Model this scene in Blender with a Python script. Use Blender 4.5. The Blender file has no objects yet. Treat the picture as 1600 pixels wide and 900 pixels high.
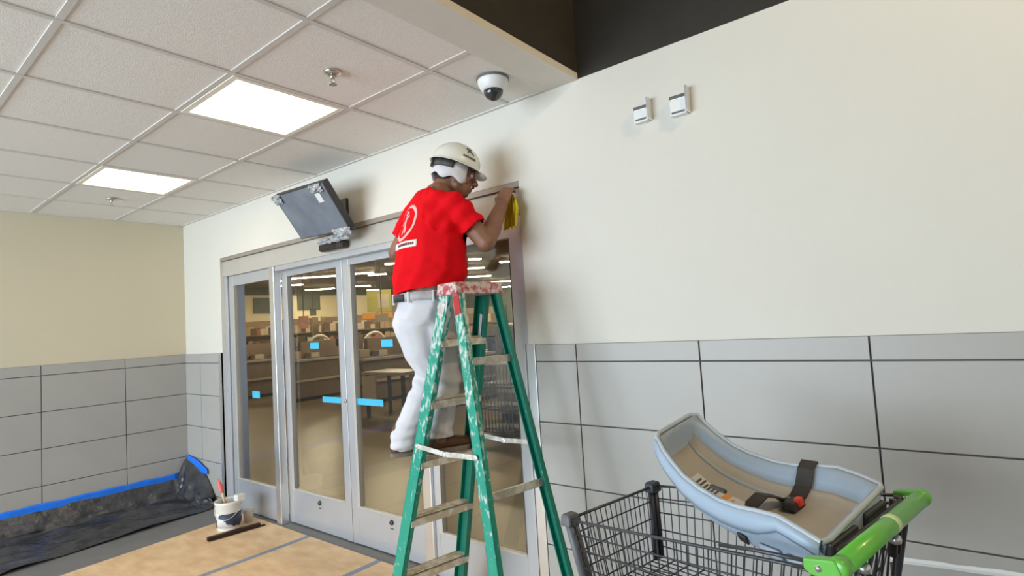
import bpy, bmesh, math, random
import numpy as np
from mathutils import Vector, Matrix, noise
from mathutils.bvhtree import BVHTree
random.seed(7)
SC = bpy.context.scene
COL = SC.collection
PI = math.pi

# ------------------------------------------------------------------ camera
cam_d = bpy.data.cameras.new('camera'); cam = bpy.data.objects.new('camera', cam_d); COL.objects.link(cam)
cam_d.sensor_width = 36.0; cam_d.lens = 876.33 * 36.0 / 1600.0; cam_d.clip_start = 0.02; cam_d.clip_end = 200
RT = Vector((0.777048, 0.626527, -0.060504)); DN = Vector((-0.085063, 0.009284, -0.996332)); FW = Vector((-0.623667, 0.779344, 0.060508))
cam.matrix_world = Matrix(((RT.x, -DN.x, -FW.x, 6.1094), (RT.y, -DN.y, -FW.y, -2.3461), (RT.z, -DN.z, -FW.z, 1.5126), (0, 0, 0, 1)))
SC.camera = cam
# ------------------------------------------------------------------ world, daylight, exposure
W = bpy.data.worlds.new('world'); SC.world = W; W.use_nodes = True
W.node_tree.nodes['Background'].inputs[0].default_value = (0.62, 0.78, 1.0, 1)
W.node_tree.nodes['Background'].inputs[1].default_value = 1.0
def area(name, loc, rot, sx, sy, power, col):
    d = bpy.data.lights.new(name, 'AREA'); d.shape = 'RECTANGLE'; d.size = sx; d.size_y = sy; d.energy = power; d.color = col
    o = bpy.data.objects.new(name, d); COL.objects.link(o); o.location = loc; o.rotation_euler = rot
    return o
# daylight outside the assumed, unseen glazed entrance front behind the photographer
area('daylight', (2.6, -7.45, 1.55), (PI / 2, 0, 0), 5.4, 2.9, 550, (0.78, 0.905, 1.0))
SC.view_settings.view_transform = 'Standard'; SC.view_settings.look = 'None'
SC.view_settings.exposure = 0.18; SC.view_settings.gamma = 1.0; SC.view_settings.use_curve_mapping = False

# ------------------------------------------------------------------ materials
M = {}
def mat(name, col, rough=0.6, metal=0.0, var=0.06, scale=8.0, bump=0.0, bscale=60.0, spec=0.5, emit=None, estr=0.0, coat=0.0):
    m = bpy.data.materials.new(name); m.use_nodes = True; nt = m.node_tree; b = nt.nodes['Principled BSDF']
    tc = nt.nodes.new('ShaderNodeTexCoord')
    if var > 0:
        nz = nt.nodes.new('ShaderNodeTexNoise'); nz.inputs['Scale'].default_value = scale; nz.inputs['Detail'].default_value = 4
        nt.links.new(tc.outputs['Object'], nz.inputs['Vector'])
        r = nt.nodes.new('ShaderNodeValToRGB')
        r.color_ramp.elements[0].position = 0.3; r.color_ramp.elements[1].position = 0.7
        r.color_ramp.elements[0].color = (*[c * (1 - var) for c in col], 1)
        r.color_ramp.elements[1].color = (*[min(1, c * (1 + var)) for c in col], 1)
        nt.links.new(nz.outputs['Fac'], r.inputs['Fac']); nt.links.new(r.outputs['Color'], b.inputs['Base Color'])
    else:
        b.inputs['Base Color'].default_value = (*col, 1)
    b.inputs['Roughness'].default_value = rough; b.inputs['Metallic'].default_value = metal
    b.inputs['Specular IOR Level'].default_value = spec; b.inputs['Coat Weight'].default_value = coat
    if bump > 0:
        n2 = nt.nodes.new('ShaderNodeTexNoise'); n2.inputs['Scale'].default_value = bscale; n2.inputs['Detail'].default_value = 3
        nt.links.new(tc.outputs['Object'], n2.inputs['Vector'])
        bp = nt.nodes.new('ShaderNodeBump'); bp.inputs['Strength'].default_value = bump; bp.inputs['Distance'].default_value = 0.01
        nt.links.new(n2.outputs['Fac'], bp.inputs['Height']); nt.links.new(bp.outputs['Normal'], b.inputs['Normal'])
    if emit:
        b.inputs['Emission Color'].default_value = (*emit, 1); b.inputs['Emission Strength'].default_value = estr
    M[name] = m
    return m
def two(name, c1, c2, scale, lo, hi, rough=0.5, detail=6, grad=None, stretch=(1, 1, 1), metal=0.0):
    """two colours split by a noise threshold; grad=(z0,z1,amount) shifts the threshold with object z"""
    m = mat(name, c1, rough, metal, var=0); nt = m.node_tree; b = nt.nodes['Principled BSDF']
    tc = nt.nodes.new('ShaderNodeTexCoord'); mp = nt.nodes.new('ShaderNodeMapping'); mp.inputs['Scale'].default_value = stretch
    nt.links.new(tc.outputs['Object'], mp.inputs['Vector'])
    nz = nt.nodes.new('ShaderNodeTexNoise'); nz.inputs['Scale'].default_value = scale; nz.inputs['Detail'].default_value = detail
    nt.links.new(mp.outputs['Vector'], nz.inputs['Vector'])
    src = nz.outputs['Fac']
    if grad:
        sx = nt.nodes.new('ShaderNodeSeparateXYZ'); nt.links.new(tc.outputs['Object'], sx.inputs[0])
        mr = nt.nodes.new('ShaderNodeMapRange'); mr.inputs['From Min'].default_value = grad[0]; mr.inputs['From Max'].default_value = grad[1]
        mr.inputs['To Min'].default_value = 0; mr.inputs['To Max'].default_value = grad[2]
        nt.links.new(sx.outputs['Z'], mr.inputs['Value'])
        ad = nt.nodes.new('ShaderNodeMath'); ad.operation = 'ADD'
        nt.links.new(src, ad.inputs[0]); nt.links.new(mr.outputs[0], ad.inputs[1]); src = ad.outputs[0]
    r = nt.nodes.new('ShaderNodeValToRGB'); r.color_ramp.elements[0].position = lo; r.color_ramp.elements[1].position = hi
    r.color_ramp.elements[0].color = (*c1, 1); r.color_ramp.elements[1].color = (*c2, 1)
    nt.links.new(src, r.inputs['Fac']); nt.links.new(r.outputs['Color'], b.inputs['Base Color'])
    return m
def glassmat(name, tint=(0.93, 0.95, 0.93), gl=0.07):
    m = bpy.data.materials.new(name); m.use_nodes = True; nt = m.node_tree; nt.nodes.clear()
    o = nt.nodes.new('ShaderNodeOutputMaterial'); mx = nt.nodes.new('ShaderNodeMixShader')
    t = nt.nodes.new('ShaderNodeBsdfTransparent'); t.inputs[0].default_value = (*tint, 1)
    g = nt.nodes.new('ShaderNodeBsdfGlossy'); g.inputs['Roughness'].default_value = 0.02
    mx.inputs[0].default_value = gl
    nt.links.new(t.outputs[0], mx.inputs[1]); nt.links.new(g.outputs[0], mx.inputs[2]); nt.links.new(mx.outputs[0], o.inputs[0])
    M[name] = m
mat('paint', (0.665, 0.64, 0.575), 0.75, var=0.015, scale=1.5, bump=0.05, bscale=220)
mat('paint_left', (0.62, 0.555, 0.41), 0.75, var=0.015, scale=1.5, bump=0.05, bscale=220)  # warmer and darker tone than paint, left wall only
mat('dark_paint', (0.026, 0.022, 0.017), 0.8, var=0.1)
mat('ceiling_tile', (0.81, 0.775, 0.735), 0.9, var=0.03, scale=60, bump=0.25, bscale=260)
mat('ceiling_bar', (0.64, 0.61, 0.575), 0.5, var=0.02)
mat('soffit', (0.70, 0.66, 0.60), 0.8, var=0.02)
mat('wall_tile', (0.395, 0.38, 0.355), 0.42, var=0.035, scale=2.2, bump=0.02, bscale=90)
mat('grout', (0.11, 0.105, 0.10), 0.9, var=0.1)
mat('aluminium', (0.56, 0.575, 0.61), 0.38, 0.55, var=0.03, scale=3)
mat('satin_metal', (0.80, 0.80, 0.80), 0.3, 0.85, var=0.03)
mat('recess_shade', (0.33, 0.28, 0.245), 0.5, 0.2, var=0.05)  # darkened to carry the shade in the recess over the header
mat('gasket', (0.06, 0.06, 0.06), 0.6, var=0.1)
mat('header_panel', (0.50, 0.475, 0.43), 0.45, 0.2, var=0.02)
glassmat('glass', (0.95, 0.955, 0.94), 0.05)
mat('blue_tape', (0.01, 0.19, 0.86), 0.55, var=0.12, scale=25, bump=0.1, bscale=60)
mat('cyan_film', (0.06, 0.46, 0.72), 0.4, var=0.05)
mat('black_plastic', (0.05, 0.05, 0.054), 0.26, var=0.35, scale=9, bump=1.0, bscale=17)
mat('grey_floor', (0.19, 0.185, 0.18), 0.6, var=0.08, scale=5)
two('hardboard', (0.72, 0.47, 0.25), (0.86, 0.62, 0.37), 5.0, 0.35, 0.65, 0.55, 7, stretch=(1, 2.2, 1))
mat('grey_tape', (0.27, 0.31, 0.40), 0.5, var=0.08, scale=30)
mat('troffer_white', (0.85, 0.80, 0.70), 0.5, var=0.02)
mat('troffer_glow', (1, 0.95, 0.85), 0.5, var=0, emit=(1.0, 0.80, 0.54), estr=6.5)
mat('store_lamp', (1, 1, 1), 0.5, var=0, emit=(1.0, 0.84, 0.56), estr=72.0)
mat('assumed_bulb', (1, .9, .7), 0.5, var=0, emit=(1.0, 0.75, 0.42), estr=12.0)  # glowing bulb of the assumed pendant lamp, out of view
mat('white_plastic', (0.80, 0.80, 0.78), 0.4, var=0.02)
mat('dome_smoke', (0.03, 0.03, 0.035), 0.08, var=0.05, coat=0.5)
mat('chrome', (0.62, 0.58, 0.52), 0.25, 0.9, var=0.05)
mat('film_grey', (0.17, 0.195, 0.235), 0.28, var=0.18, scale=7, bump=0.25, bscale=18)
mat('bezel', (0.035, 0.033, 0.036), 0.4, var=0.1)
mat('clear_wrap', (0.42, 0.43, 0.45), 0.22, var=0.3, scale=40, bump=0.8, bscale=60)
mat('sensor_dark', (0.045, 0.036, 0.032), 0.35, var=0.15)
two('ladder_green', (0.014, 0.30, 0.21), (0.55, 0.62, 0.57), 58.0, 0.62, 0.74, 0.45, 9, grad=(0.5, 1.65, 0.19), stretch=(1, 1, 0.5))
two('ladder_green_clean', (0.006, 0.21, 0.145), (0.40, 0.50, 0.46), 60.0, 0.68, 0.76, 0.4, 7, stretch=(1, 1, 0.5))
two('ladder_step', (0.55, 0.47, 0.36), (0.74, 0.70, 0.62), 22.0, 0.45, 0.6, 0.45, 6)
two('ladder_rung', (0.48, 0.46, 0.41), (0.70, 0.69, 0.64), 25.0, 0.45, 0.62, 0.45, 6)
two('ladder_cap', (0.42, 0.06, 0.075), (0.60, 0.52, 0.49), 48.0, 0.40, 0.58, 0.5, 7)
mat('red_label', (0.45, 0.02, 0.025), 0.5, var=0.15, scale=40)
mat('white_label', (0.72, 0.73, 0.72), 0.5, var=0.05)
mat('rubber', (0.02, 0.02, 0.02), 0.8, var=0.1)
mat('skin', (0.23, 0.105, 0.06), 0.55, var=0.10, scale=18, bump=0.05, bscale=120)
mat('hair', (0.015, 0.011, 0.009), 0.6, var=0.2, scale=60)
mat('red_shirt', (0.66, 0.006, 0.012), 0.85, var=0.07, scale=10, bump=0.15, bscale=30, spec=0.06)
mat('shirt_print', (0.86, 0.42, 0.42), 0.75, var=0.12, scale=70)
mat('print_white', (0.82, 0.70, 0.68), 0.75, var=0.05, scale=60)
mat('print_dark', (0.17, 0.05, 0.05), 0.75, var=0.1)
mat('white_trousers', (0.63, 0.62, 0.66), 0.85, var=0.06, scale=9, bump=0.25, bscale=22, spec=0.2)
mat('belt', (0.03, 0.028, 0.035), 0.5, var=0.2)
mat('belt_grey', (0.42, 0.40, 0.40), 0.7, var=0.2, scale=30)
mat('boot', (0.10, 0.045, 0.022), 0.6, var=0.25, scale=20, bump=0.2, bscale=40)
mat('boot_sole', (0.21, 0.165, 0.14), 0.8, var=0.2)
mat('hat_white', (0.68, 0.69, 0.64), 0.3, var=0.03, scale=10, coat=0.2)
mat('hat_print', (0.09, 0.085, 0.075), 0.6, var=0.2, scale=60)
mat('ratchet', (0.045, 0.042, 0.045), 0.6, var=0.5, scale=50)
mat('liner', (0.62, 0.61, 0.65), 0.9, var=0.05, bump=0.2, bscale=30)
mat('yellow_cloth', (0.66, 0.50, 0.012), 0.85, var=0.12, scale=18, bump=0.3, bscale=30)
mat('eye_white', (0.75, 0.72, 0.68), 0.3, var=0.02)
mat('cart_wire', (0.07, 0.072, 0.082), 0.38, 0.5, var=0.1)
mat('cart_post', (0.022, 0.026, 0.04), 0.45, var=0.15)
mat('cart_bumper', (0.13, 0.13, 0.14), 0.5, var=0.1)
mat('green_handle', (0.13, 0.47, 0.055), 0.33, var=0.05, coat=0.25)
mat('pale_clip', (0.62, 0.78, 0.42), 0.4, var=0.05)
mat('seat_black', (0.03, 0.027, 0.026), 0.45, var=0.2)
mat('carrier_shell', (0.36, 0.45, 0.56), 0.42, var=0.03, bump=0.04, bscale=150)
mat('carrier_rim', (0.46, 0.52, 0.58), 0.38, var=0.03)
mat('carrier_inside', (0.47, 0.44, 0.40), 0.55, var=0.05, bump=0.1, bscale=200)
mat('strap', (0.035, 0.028, 0.022), 0.7, var=0.15, scale=50)
mat('red_button', (0.75, 0.035, 0.012), 0.35, var=0.03)
mat('label_orange', (0.82, 0.33, 0.04), 0.5, var=0.05)
mat('pail_white', (0.78, 0.77, 0.72), 0.45, var=0.05)
two('pail_print', (0.035, 0.05, 0.09), (0.75, 0.75, 0.74), 14.0, 0.50, 0.54, 0.5, 4)
mat('pail_paint', (0.62, 0.58, 0.40), 0.4, var=0.1)
mat('brush_handle', (0.60, 0.45, 0.30), 0.5, var=0.1)
mat('brush_red', (0.72, 0.16, 0.14), 0.5, var=0.1)
mat('brown_strip', (0.035, 0.014, 0.01), 0.45, var=0.2)
mat('store_floor', (0.215, 0.155, 0.082), 0.30, var=0.10, scale=1.2, spec=0.14)
mat('store_wall', (0.78, 0.69, 0.46), 0.8, var=0.03)
mat('store_green', (0.10, 0.11, 0.065), 0.8, var=0.1)
mat('store_ceiling', (0.10, 0.07, 0.045), 0.9, var=0.2)
mat('board_dark', (0.10, 0.115, 0.095), 0.6, var=0.2)
mat('counter_brown', (0.20, 0.155, 0.10), 0.55, var=0.1)
mat('counter_top', (0.46, 0.40, 0.32), 0.35, var=0.05)
mat('conveyor', (0.03, 0.028, 0.026), 0.6, var=0.1)
mat('counter_tan', (0.52, 0.44, 0.27), 0.6, var=0.06)
mat('bagwhite', (0.66, 0.62, 0.54), 0.4, var=0.05)
mat('shelf_brown', (0.26, 0.18, 0.11), 0.6, var=0.1)
mat('stock_tan', (0.50, 0.38, 0.22), 0.6)
mat('stock_brown', (0.16, 0.10, 0.06), 0.6)
mat('stock_red', (0.42, 0.15, 0.09), 0.6)
mat('stock_pale', (0.66, 0.58, 0.44), 0.6)
mat('poster_yellow', (0.62, 0.58, 0.14), 0.6, var=0.15, scale=3)
mat('poster_white', (0.78, 0.70, 0.52), 0.6, var=0.05)
mat('poster_pink', (0.75, 0.40, 0.33), 0.6, var=0.25, scale=6)
mat('screen_dark', (0.02, 0.02, 0.022), 0.25, var=0.1)
mat('column_brown', (0.085, 0.062, 0.04), 0.7, var=0.1)

# ------------------------------------------------------------------ helpers
ROOTM = {}
def link(o, parent=None):
    COL.objects.link(o)
    if parent is not None: o.parent = parent
    return o
def tag(o, label=None, cat=None, group=None, kind=None):
    if label: o['label'] = label
    if cat: o['category'] = cat
    if group: o['group'] = group
    if kind: o['kind'] = kind
    return o
def thing(name, label, cat, loc=(0, 0, 0), rz=0.0, group=None, kind=None):
    o = bpy.data.objects.new(name, None); o.empty_display_size = 0.1
    o.location = loc; o.rotation_euler = (0, 0, rz); COL.objects.link(o)
    ROOTM[o] = Matrix.Translation(loc) @ Matrix.Rotation(rz, 4, 'Z')
    return tag(o, label, cat, group, kind)
class MB:
    def __init__(s): s.v = []; s.f = []
    def add(s, vs, fs):
        n = len(s.v); s.v += [tuple(v) for v in vs]; s.f += [tuple(i + n for i in f) for f in fs]; return s
    def box(s, x0, x1, y0, y1, z0, z1):
        vs = [(x, y, z) for x in (x0, x1) for y in (y0, y1) for z in (z0, z1)]
        return s.add(vs, [(0, 1, 3, 2), (4, 6, 7, 5), (0, 4, 5, 1), (2, 3, 7, 6), (0, 2, 6, 4), (1, 5, 7, 3)])
    def hexa(s, a, b):
        """two quads of four points each, same order"""
        return s.add(list(a) + list(b), [(3, 2, 1, 0), (4, 5, 6, 7), (0, 1, 5, 4), (1, 2, 6, 5), (2, 3, 7, 6), (3, 0, 4, 7)])
    def bar(s, p, q, w, h, up=(0, 0, 1)):
        p = Vector(p); q = Vector(q); d = (q - p).normalized(); u = Vector(up)
        sd = d.cross(u); sd = sd.normalized() if sd.length > 1e-6 else d.orthogonal().normalized(); u = sd.cross(d).normalized()
        a = [p + sd * x * w / 2 + u * y * h / 2 for x, y in ((-1, -1), (1, -1), (1, 1), (-1, 1))]
        b = [x + (q - p) for x in a]
        return s.hexa(a, b)
    def tube(s, pts, r, n=8, cap=True):
        pts = [Vector(p) for p in pts]; rs = r if isinstance(r, (list, tuple)) else [r] * len(pts)
        base = len(s.v); d0 = (pts[1] - pts[0]).normalized(); u = d0.orthogonal().normalized()
        for i, p in enumerate(pts):
            d = (pts[min(i + 1, len(pts) - 1)] - pts[max(i - 1, 0)]).normalized()
            u = (u - d * u.dot(d)).normalized(); w = d.cross(u)
            for k in range(n):
                a = 2 * PI * k / n; s.v.append(tuple(p + (u * math.cos(a) + w * math.sin(a)) * rs[i]))
        for i in range(len(pts) - 1):
            for k in range(n):
                a = base + i * n + k; b = base + i * n + (k + 1) % n; s.f.append((a, b, b + n, a + n))
        if cap:
            s.f.append(tuple(base + k for k in range(n))[::-1]); e = base + (len(pts) - 1) * n; s.f.append(tuple(e + k for k in range(n)))
        return s
    def lathe(s, prof, c=(0, 0, 0), n=24, axis='Z'):
        base = len(s.v); c = Vector(c)
        for r, z in prof:
            for k in range(n):
                a = 2 * PI * k / n
                o = Vector((r * math.cos(a), r * math.sin(a), z))
                if axis == 'Y': o = Vector((o.x, -o.z, o.y))
                s.v.append(tuple(c + o))
        for i in range(len(prof) - 1):
            for k in range(n):
                a = base + i * n + k; b = base + i * n + (k + 1) % n; s.f.append((a, b, b + n, a + n))
        if prof[0][0] > 1e-5: s.f.append(tuple(base + k for k in range(n))[::-1])
        if prof[-1][0] > 1e-5: s.f.append(tuple(base + (len(prof) - 1) * n + k for k in range(n)))
        return s
    def grid(s, rows, closed=False):
        base = len(s.v); m = len(rows[0])
        for r in rows: s.v += [tuple(p) for p in r]
        for i in range(len(rows) - 1):
            for k in range(m if closed else m - 1):
                a = base + i * m + k; b = base + i * m + (k + 1) % m; s.f.append((a, b, b + m, a + m))
        return s
    def build(s, name, mt, parent=None, smooth=False, bevel=0.0, solid=0.0, sub=0, world=True, fix=True):
        vs = s.v
        if parent is not None and world:
            R0 = parent
            off = Matrix.Identity(4)
            while R0 is not None and R0 not in ROOTM: R0 = R0.parent
            if R0 is not None:
                inv = ROOTM[R0].inverted(); vs = [inv @ Vector(v) for v in vs]
        me = bpy.data.meshes.new(name); me.from_pydata([tuple(v) for v in vs], [], s.f)
        bm = bmesh.new(); bm.from_mesh(me)
        if fix: bmesh.ops.recalc_face_normals(bm, faces=bm.faces)
        bm.to_mesh(me); bm.free()
        me.materials.append(M[mt])
        if smooth:
            for p in me.polygons: p.use_smooth = True
        o = bpy.data.objects.new(name, me); link(o, parent)
        if solid: md = o.modifiers.new('s', 'SOLIDIFY'); md.thickness = solid; md.offset = 0
        if bevel: md = o.modifiers.new('b', 'BEVEL'); md.width = bevel; md.segments = 2; md.limit_method = 'ANGLE'
        if sub: md = o.modifiers.new('u', 'SUBSURF'); md.levels = sub; md.render_levels = sub
        return o
def one(name, mt, mb, label, cat, group=None, kind=None, **kw):
    return tag(mb.build(name, mt, None, **kw), label, cat, group, kind)
def share(o, loc, parent=None):
    c = o.copy(); COL.objects.link(c); c.location = loc; c.parent = parent if parent is not None else o.parent
    return c
def copy_tree(o, loc, rz, label=None, group=None):
    r = o.copy(); COL.objects.link(r); r.location = loc; r.rotation_euler = (0, 0, rz)
    if label: r['label'] = label
    if group: r['group'] = group
    for ch in list(o.children):
        c = ch.copy(); COL.objects.link(c); c.parent = r
        for g in ch.children:
            d = g.copy(); COL.objects.link(d); d.parent = c
    return r
def box_obj(name, mt, b, parent=None, bevel=0.0, **kw): return MB().box(*b).build(name, mt, parent, bevel=bevel, **kw)

# ------------------------------------------------------------------ room shell
H = 2.6856            # suspended ceiling
DX0, DX1, DZ = 0.80, 4.32, 2.262    # door opening
XE, YB = 9.5, -7.0
fl = one('floor', 'grey_floor', MB().box(-0.2, XE, YB, 0.2, -0.2, 0), 'grey vestibule floor showing beside the tan boards', 'floor', kind='structure')
wb = MB().box(-0.2, DX0, 0, 0.2, 0, 2.75).box(DX1, XE, 0, 0.2, 0, H).box(DX0, DX1, 0, 0.2, DZ, 2.75).box(4.1, DX1 + 0.4, 0, 0.2, DZ, H)
wall_back = MB().box(-0.2, DX0, 0, 0.2, 0, H).box(DX1, XE, 0, 0.2, 0, H).box(DX0, DX1, 0, 0.2, DZ, H).build('wall_back', 'paint')
tag(wall_back, 'off-white wall holding the automatic glass doors, grey tile below', 'wall', kind='structure')
wall_left = MB().box(-0.2, 0, YB, 0, 0, H + 0.1).build('wall_left', 'paint_left')
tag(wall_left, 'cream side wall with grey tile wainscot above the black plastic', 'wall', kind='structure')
one('wall_right', 'paint', MB().box(XE, XE + 0.2, YB, 0.2, 0, 5.2), 'plain off-white wall at the far right of the vestibule', 'wall', kind='structure')
# assumed glazed entrance front, unseen, its opening placed to let daylight in
wf = MB().box(-0.2, XE + 0.2, YB - 0.2, YB, 0, 0.25).box(-0.2, XE + 0.2, YB - 0.2, YB, 3.0, 5.2).box(-0.2, 0.1, YB - 0.2, YB, 0.25, 3.0).box(5.3, XE + 0.2, YB - 0.2, YB, 0.25, 3.0)
for x in (1.8, 3.5): wf.box(x - 0.04, x + 0.04, YB - 0.15, YB - 0.05, 0.25, 3.0)
one('wall_front', 'paint', wf, 'assumed unseen glazed entrance front facing the automatic doors', 'wall', kind='structure')
one('wall_upper', 'dark_paint', MB().box(4.725, XE, 0.0, 0.2, H, 5.2), 'dark painted upper wall above the off-white wall', 'wall', kind='structure')
one('trim_1', 'dark_paint', MB().box(4.66, 4.725, YB, 0, H + 0.03, 5.2), 'dark painted bulkhead face above the suspended ceiling edge', 'bulkhead', kind='structure')
one('ceiling_high', 'dark_paint', MB().box(4.6, XE + 0.2, YB - 0.2, 0.2, 5.2, 5.3), 'dark open ceiling high above the shopping cart', 'ceiling', kind='structure')
one('trim_2', 'soffit', MB().box(4.545, 4.725, YB, 0, H - 0.004, H + 0.03), 'beige plaster band along the edge of the suspended ceiling', 'soffit', kind='structure')

# suspended ceiling: tiles and bars as pieces of the ceiling
ceil = MB().box(-0.1, 4.66, YB, 0.0, H + 0.06, H + 0.10).build('ceiling', 'ceiling_bar')
tag(ceil, 'suspended ceiling of off-white mineral tiles in a square grid', 'ceiling', kind='structure')
GX = [4.545] + [4.2895 - 0.61 * i for i in range(7)] + [0.0]
GY = [0.0] + [-0.588 - 0.61 * i for i in range(11)] + [YB]
LIGHT_CELLS = {(2, 1), (5, 1)}
tile_cache = {}
for i in range(len(GX) - 1):
    for j in range(len(GY) - 1):
        x1, x0 = GX[i], GX[i + 1]; y1, y0 = GY[j], GY[j + 1]
        if (i, j) in LIGHT_CELLS or x1 - x0 < 0.06: continue
        k = (round(x1 - x0, 3), round(y1 - y0, 3))
        if k not in tile_cache:
            hx, hy = (x1 - x0) / 2 - 0.010, (y1 - y0) / 2 - 0.010
            o = MB().box(-hx, hx, -hy, hy, -0.002, 0.012).build('ceiling_tile', 'ceiling_tile', ceil, world=False)
            tile_cache[k] = o
        else:
            o = tile_cache[k].copy(); COL.objects.link(o); o.parent = ceil
        o.location = ((x0 + x1) / 2, (y0 + y1) / 2, H + 0.006)
for x in GX[1:8]: box_obj('ceiling_bar', 'ceiling_bar', (x - 0.012, x + 0.012, YB, 0, H - 0.002, H + 0.03), ceil)
for y in GY[1:12]: box_obj('ceiling_bar', 'ceiling_bar', (0.0, 4.545, y - 0.012, y + 0.012, H - 0.001, H + 0.03), ceil)
box_obj('edge_trim', 'ceiling_bar', (0.0, 4.545, -0.02, -0.0005, H - 0.003, H + 0.02), ceil)
box_obj('edge_trim', 'ceiling_bar', (0.0005, 0.02, YB, 0, H - 0.003, H + 0.02), ceil)

# wall tiles
ZR = [1.3897, 1.3016, 0.9966, 0.6916, 0.3866, 0.0816, 0.0]
J = 0.003
tcache = {}
def tile(parent, c, hx, hy, hz):
    k = (parent.name, round(hx, 3), round(hy, 3), round(hz, 3))
    if k in tcache:
        o = tcache[k].copy(); COL.objects.link(o); o.parent = parent
    else:
        o = MB().box(-hx, hx, -hy, hy, -hz, hz).build('wall_tile', 'wall_tile', parent, world=False, bevel=0.0012); tcache[k] = o
    o.location = c
def tiles_back(xs):
    for a, b in zip(xs[:-1], xs[1:]):
        for z1, z0 in zip(ZR[:-1], ZR[1:]):
            tile(wall_back, ((a + b) / 2, -0.009, (z0 + z1) / 2), (b - a) / 2 - J, 0.006, (z1 - z0) / 2 - J)
tiles_back([0.012, 0.353, 0.756])
tiles_back([4.372] + [4.619 + 0.61 * k for k in range(8)] + [XE])
ys = [-0.012] + [-0.532 - 0.61 * k for k in range(11)]
for a, b in zip(ys[1:], ys[:-1]):
    for z1, z0 in zip(ZR[:-1], ZR[1:]):
        tile(wall_left, (0.009, (a + b) / 2, (z0 + z1) / 2), 0.006, (b - a) / 2 - J, (z1 - z0) / 2 - J)
box_obj('grout_bed', 'grout', (0.0, 0.756, -0.0045, 0.001, 0, ZR[0] - 0.002), wall_back)
box_obj('grout_bed', 'grout', (4.372, XE, -0.0045, 0.001, 0, ZR[0] - 0.002), wall_back)
box_obj('grout_bed', 'grout', (-0.001, 0.0045, YB, -0.001, 0, ZR[0] - 0.002), wall_left)
# corner guards at both ends of the tile
for nm, x0, x1, lab in (('trim_3', 4.312, 4.372, 'bright metal corner guard on the tile edge right of the doors'), ('trim_4', 0.756, 0.808, 'metal corner guard on the tile edge left of the doors')):
    g = MB().box(x0, x1, -0.019, -0.0005, 0.002, ZR[0] + 0.004)
    if x0 > 2: g.box(x0, x0 + 0.008, -0.019, 0.10, 0.002, ZR[0] + 0.004)
    else: g.box(x1 - 0.008, x1, -0.019, 0.10, 0.002, ZR[0] + 0.004)
    one(nm, 'satin_metal', g, lab, 'corner guard', kind='structure', bevel=0.002)

# ------------------------------------------------------------------ automatic door set
fr = thing('trim_5', 'brushed aluminium frame and header around the automatic doors', 'door frame', (DX0, 0.0, 0.0), kind='structure')
box_obj('header', 'header_panel', (DX0, DX1, 0.022, 0.19, 2.088, DZ - 0.032), fr, bevel=0.004)
box_obj('header_lip', 'aluminium', (1.72, 3.45, 0.03, 0.075, 2.048, 2.092), fr, bevel=0.002)
box_obj('head_recess_strip', 'recess_shade', (DX0, DX1, 0.002, 0.19, DZ - 0.030, DZ - 0.0005), fr)  # dark strip, shade of the recessed opening head put into its colour
box_obj('jamb', 'aluminium', (DX0 + 0.001, 0.862, 0.03, 0.19, 0, 2.088), fr, bevel=0.003)
box_obj('jamb', 'aluminium', (4.255, DX1 - 0.001, 0.03, 0.19, 0, 2.088), fr, bevel=0.003)
box_obj('mullion', 'satin_metal', (1.632, 1.712, 0.02, 0.085, 0, 2.088), fr, bevel=0.006)
box_obj('mullion', 'satin_metal', (3.412, 3.492, 0.02, 0.085, 0, 2.088), fr, bevel=0.006)
box_obj('jamb_gasket', 'gasket', (0.862, 0.870, 0.045, 0.09, 0, 2.08), fr)
def panel(name, label, x0, x1, y, wl, wr, top, gtop, gbot, cat):
    t = thing(name, label, cat, (x0, y, 0), kind='structure')
    a, b = y, y + 0.045
    box_obj('stile', 'aluminium', (x0, x0 + wl, a, b, 0.008, top), t, bevel=0.003)
    box_obj('stile', 'aluminium', (x1 - wr, x1, a, b, 0.008, top), t, bevel=0.003)
    box_obj('top_rail', 'aluminium', (x0 + wl, x1 - wr, a + 0.002, b - 0.002, gtop, top), t, bevel=0.002)
    box_obj('kick_rail', 'aluminium', (x0 + wl, x1 - wr, a + 0.002, b - 0.002, 0.010, gbot), t, bevel=0.002)
    box_obj('glazing_bead', 'header_panel', (x0 + wl, x1 - wr, a - 0.004, a + 0.012, gbot, gbot + 0.014), t, bevel=0.002)
    box_obj('glazing_bead', 'gasket', (x1 - wr - 0.010, x1 - wr, a + 0.006, b - 0.006, gbot + 0.014, gtop), t)
    box_obj('glazing_bead', 'header_panel', (x0 + wl, x0 + wl + 0.026, a - 0.002, b - 0.004, gbot + 0.014, gtop), t)
    box_obj('glass_pane', 'glass', (x0 + wl, x1 - wr, a + 0.020, a + 0.026, gbot, gtop), t)
    return t
panel('window_1', 'fixed glass sidelight left of the sliding doors', 0.874, 1.630, 0.040, 0.075, 0.03, 2.086, 1.992, 0.268, 'sidelight')
d1 = panel('door_1', 'left sliding glass door leaf next to the left sidelight', 1.700, 2.556, 0.094, 0.068, 0.075, 2.06, 2.0, 0.270, 'door')
d2 = panel('door_2', 'right sliding glass door leaf behind the man and ladder', 2.562, 3.420, 0.094, 0.075, 0.085, 2.06, 2.0, 0.262, 'door')
panel('window_2', 'fixed glass sidelight at right behind the green ladder', 3.494, 4.252, 0.040, 0.035, 0.055, 2.086, 1.975, 0.262, 'sidelight')
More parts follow.
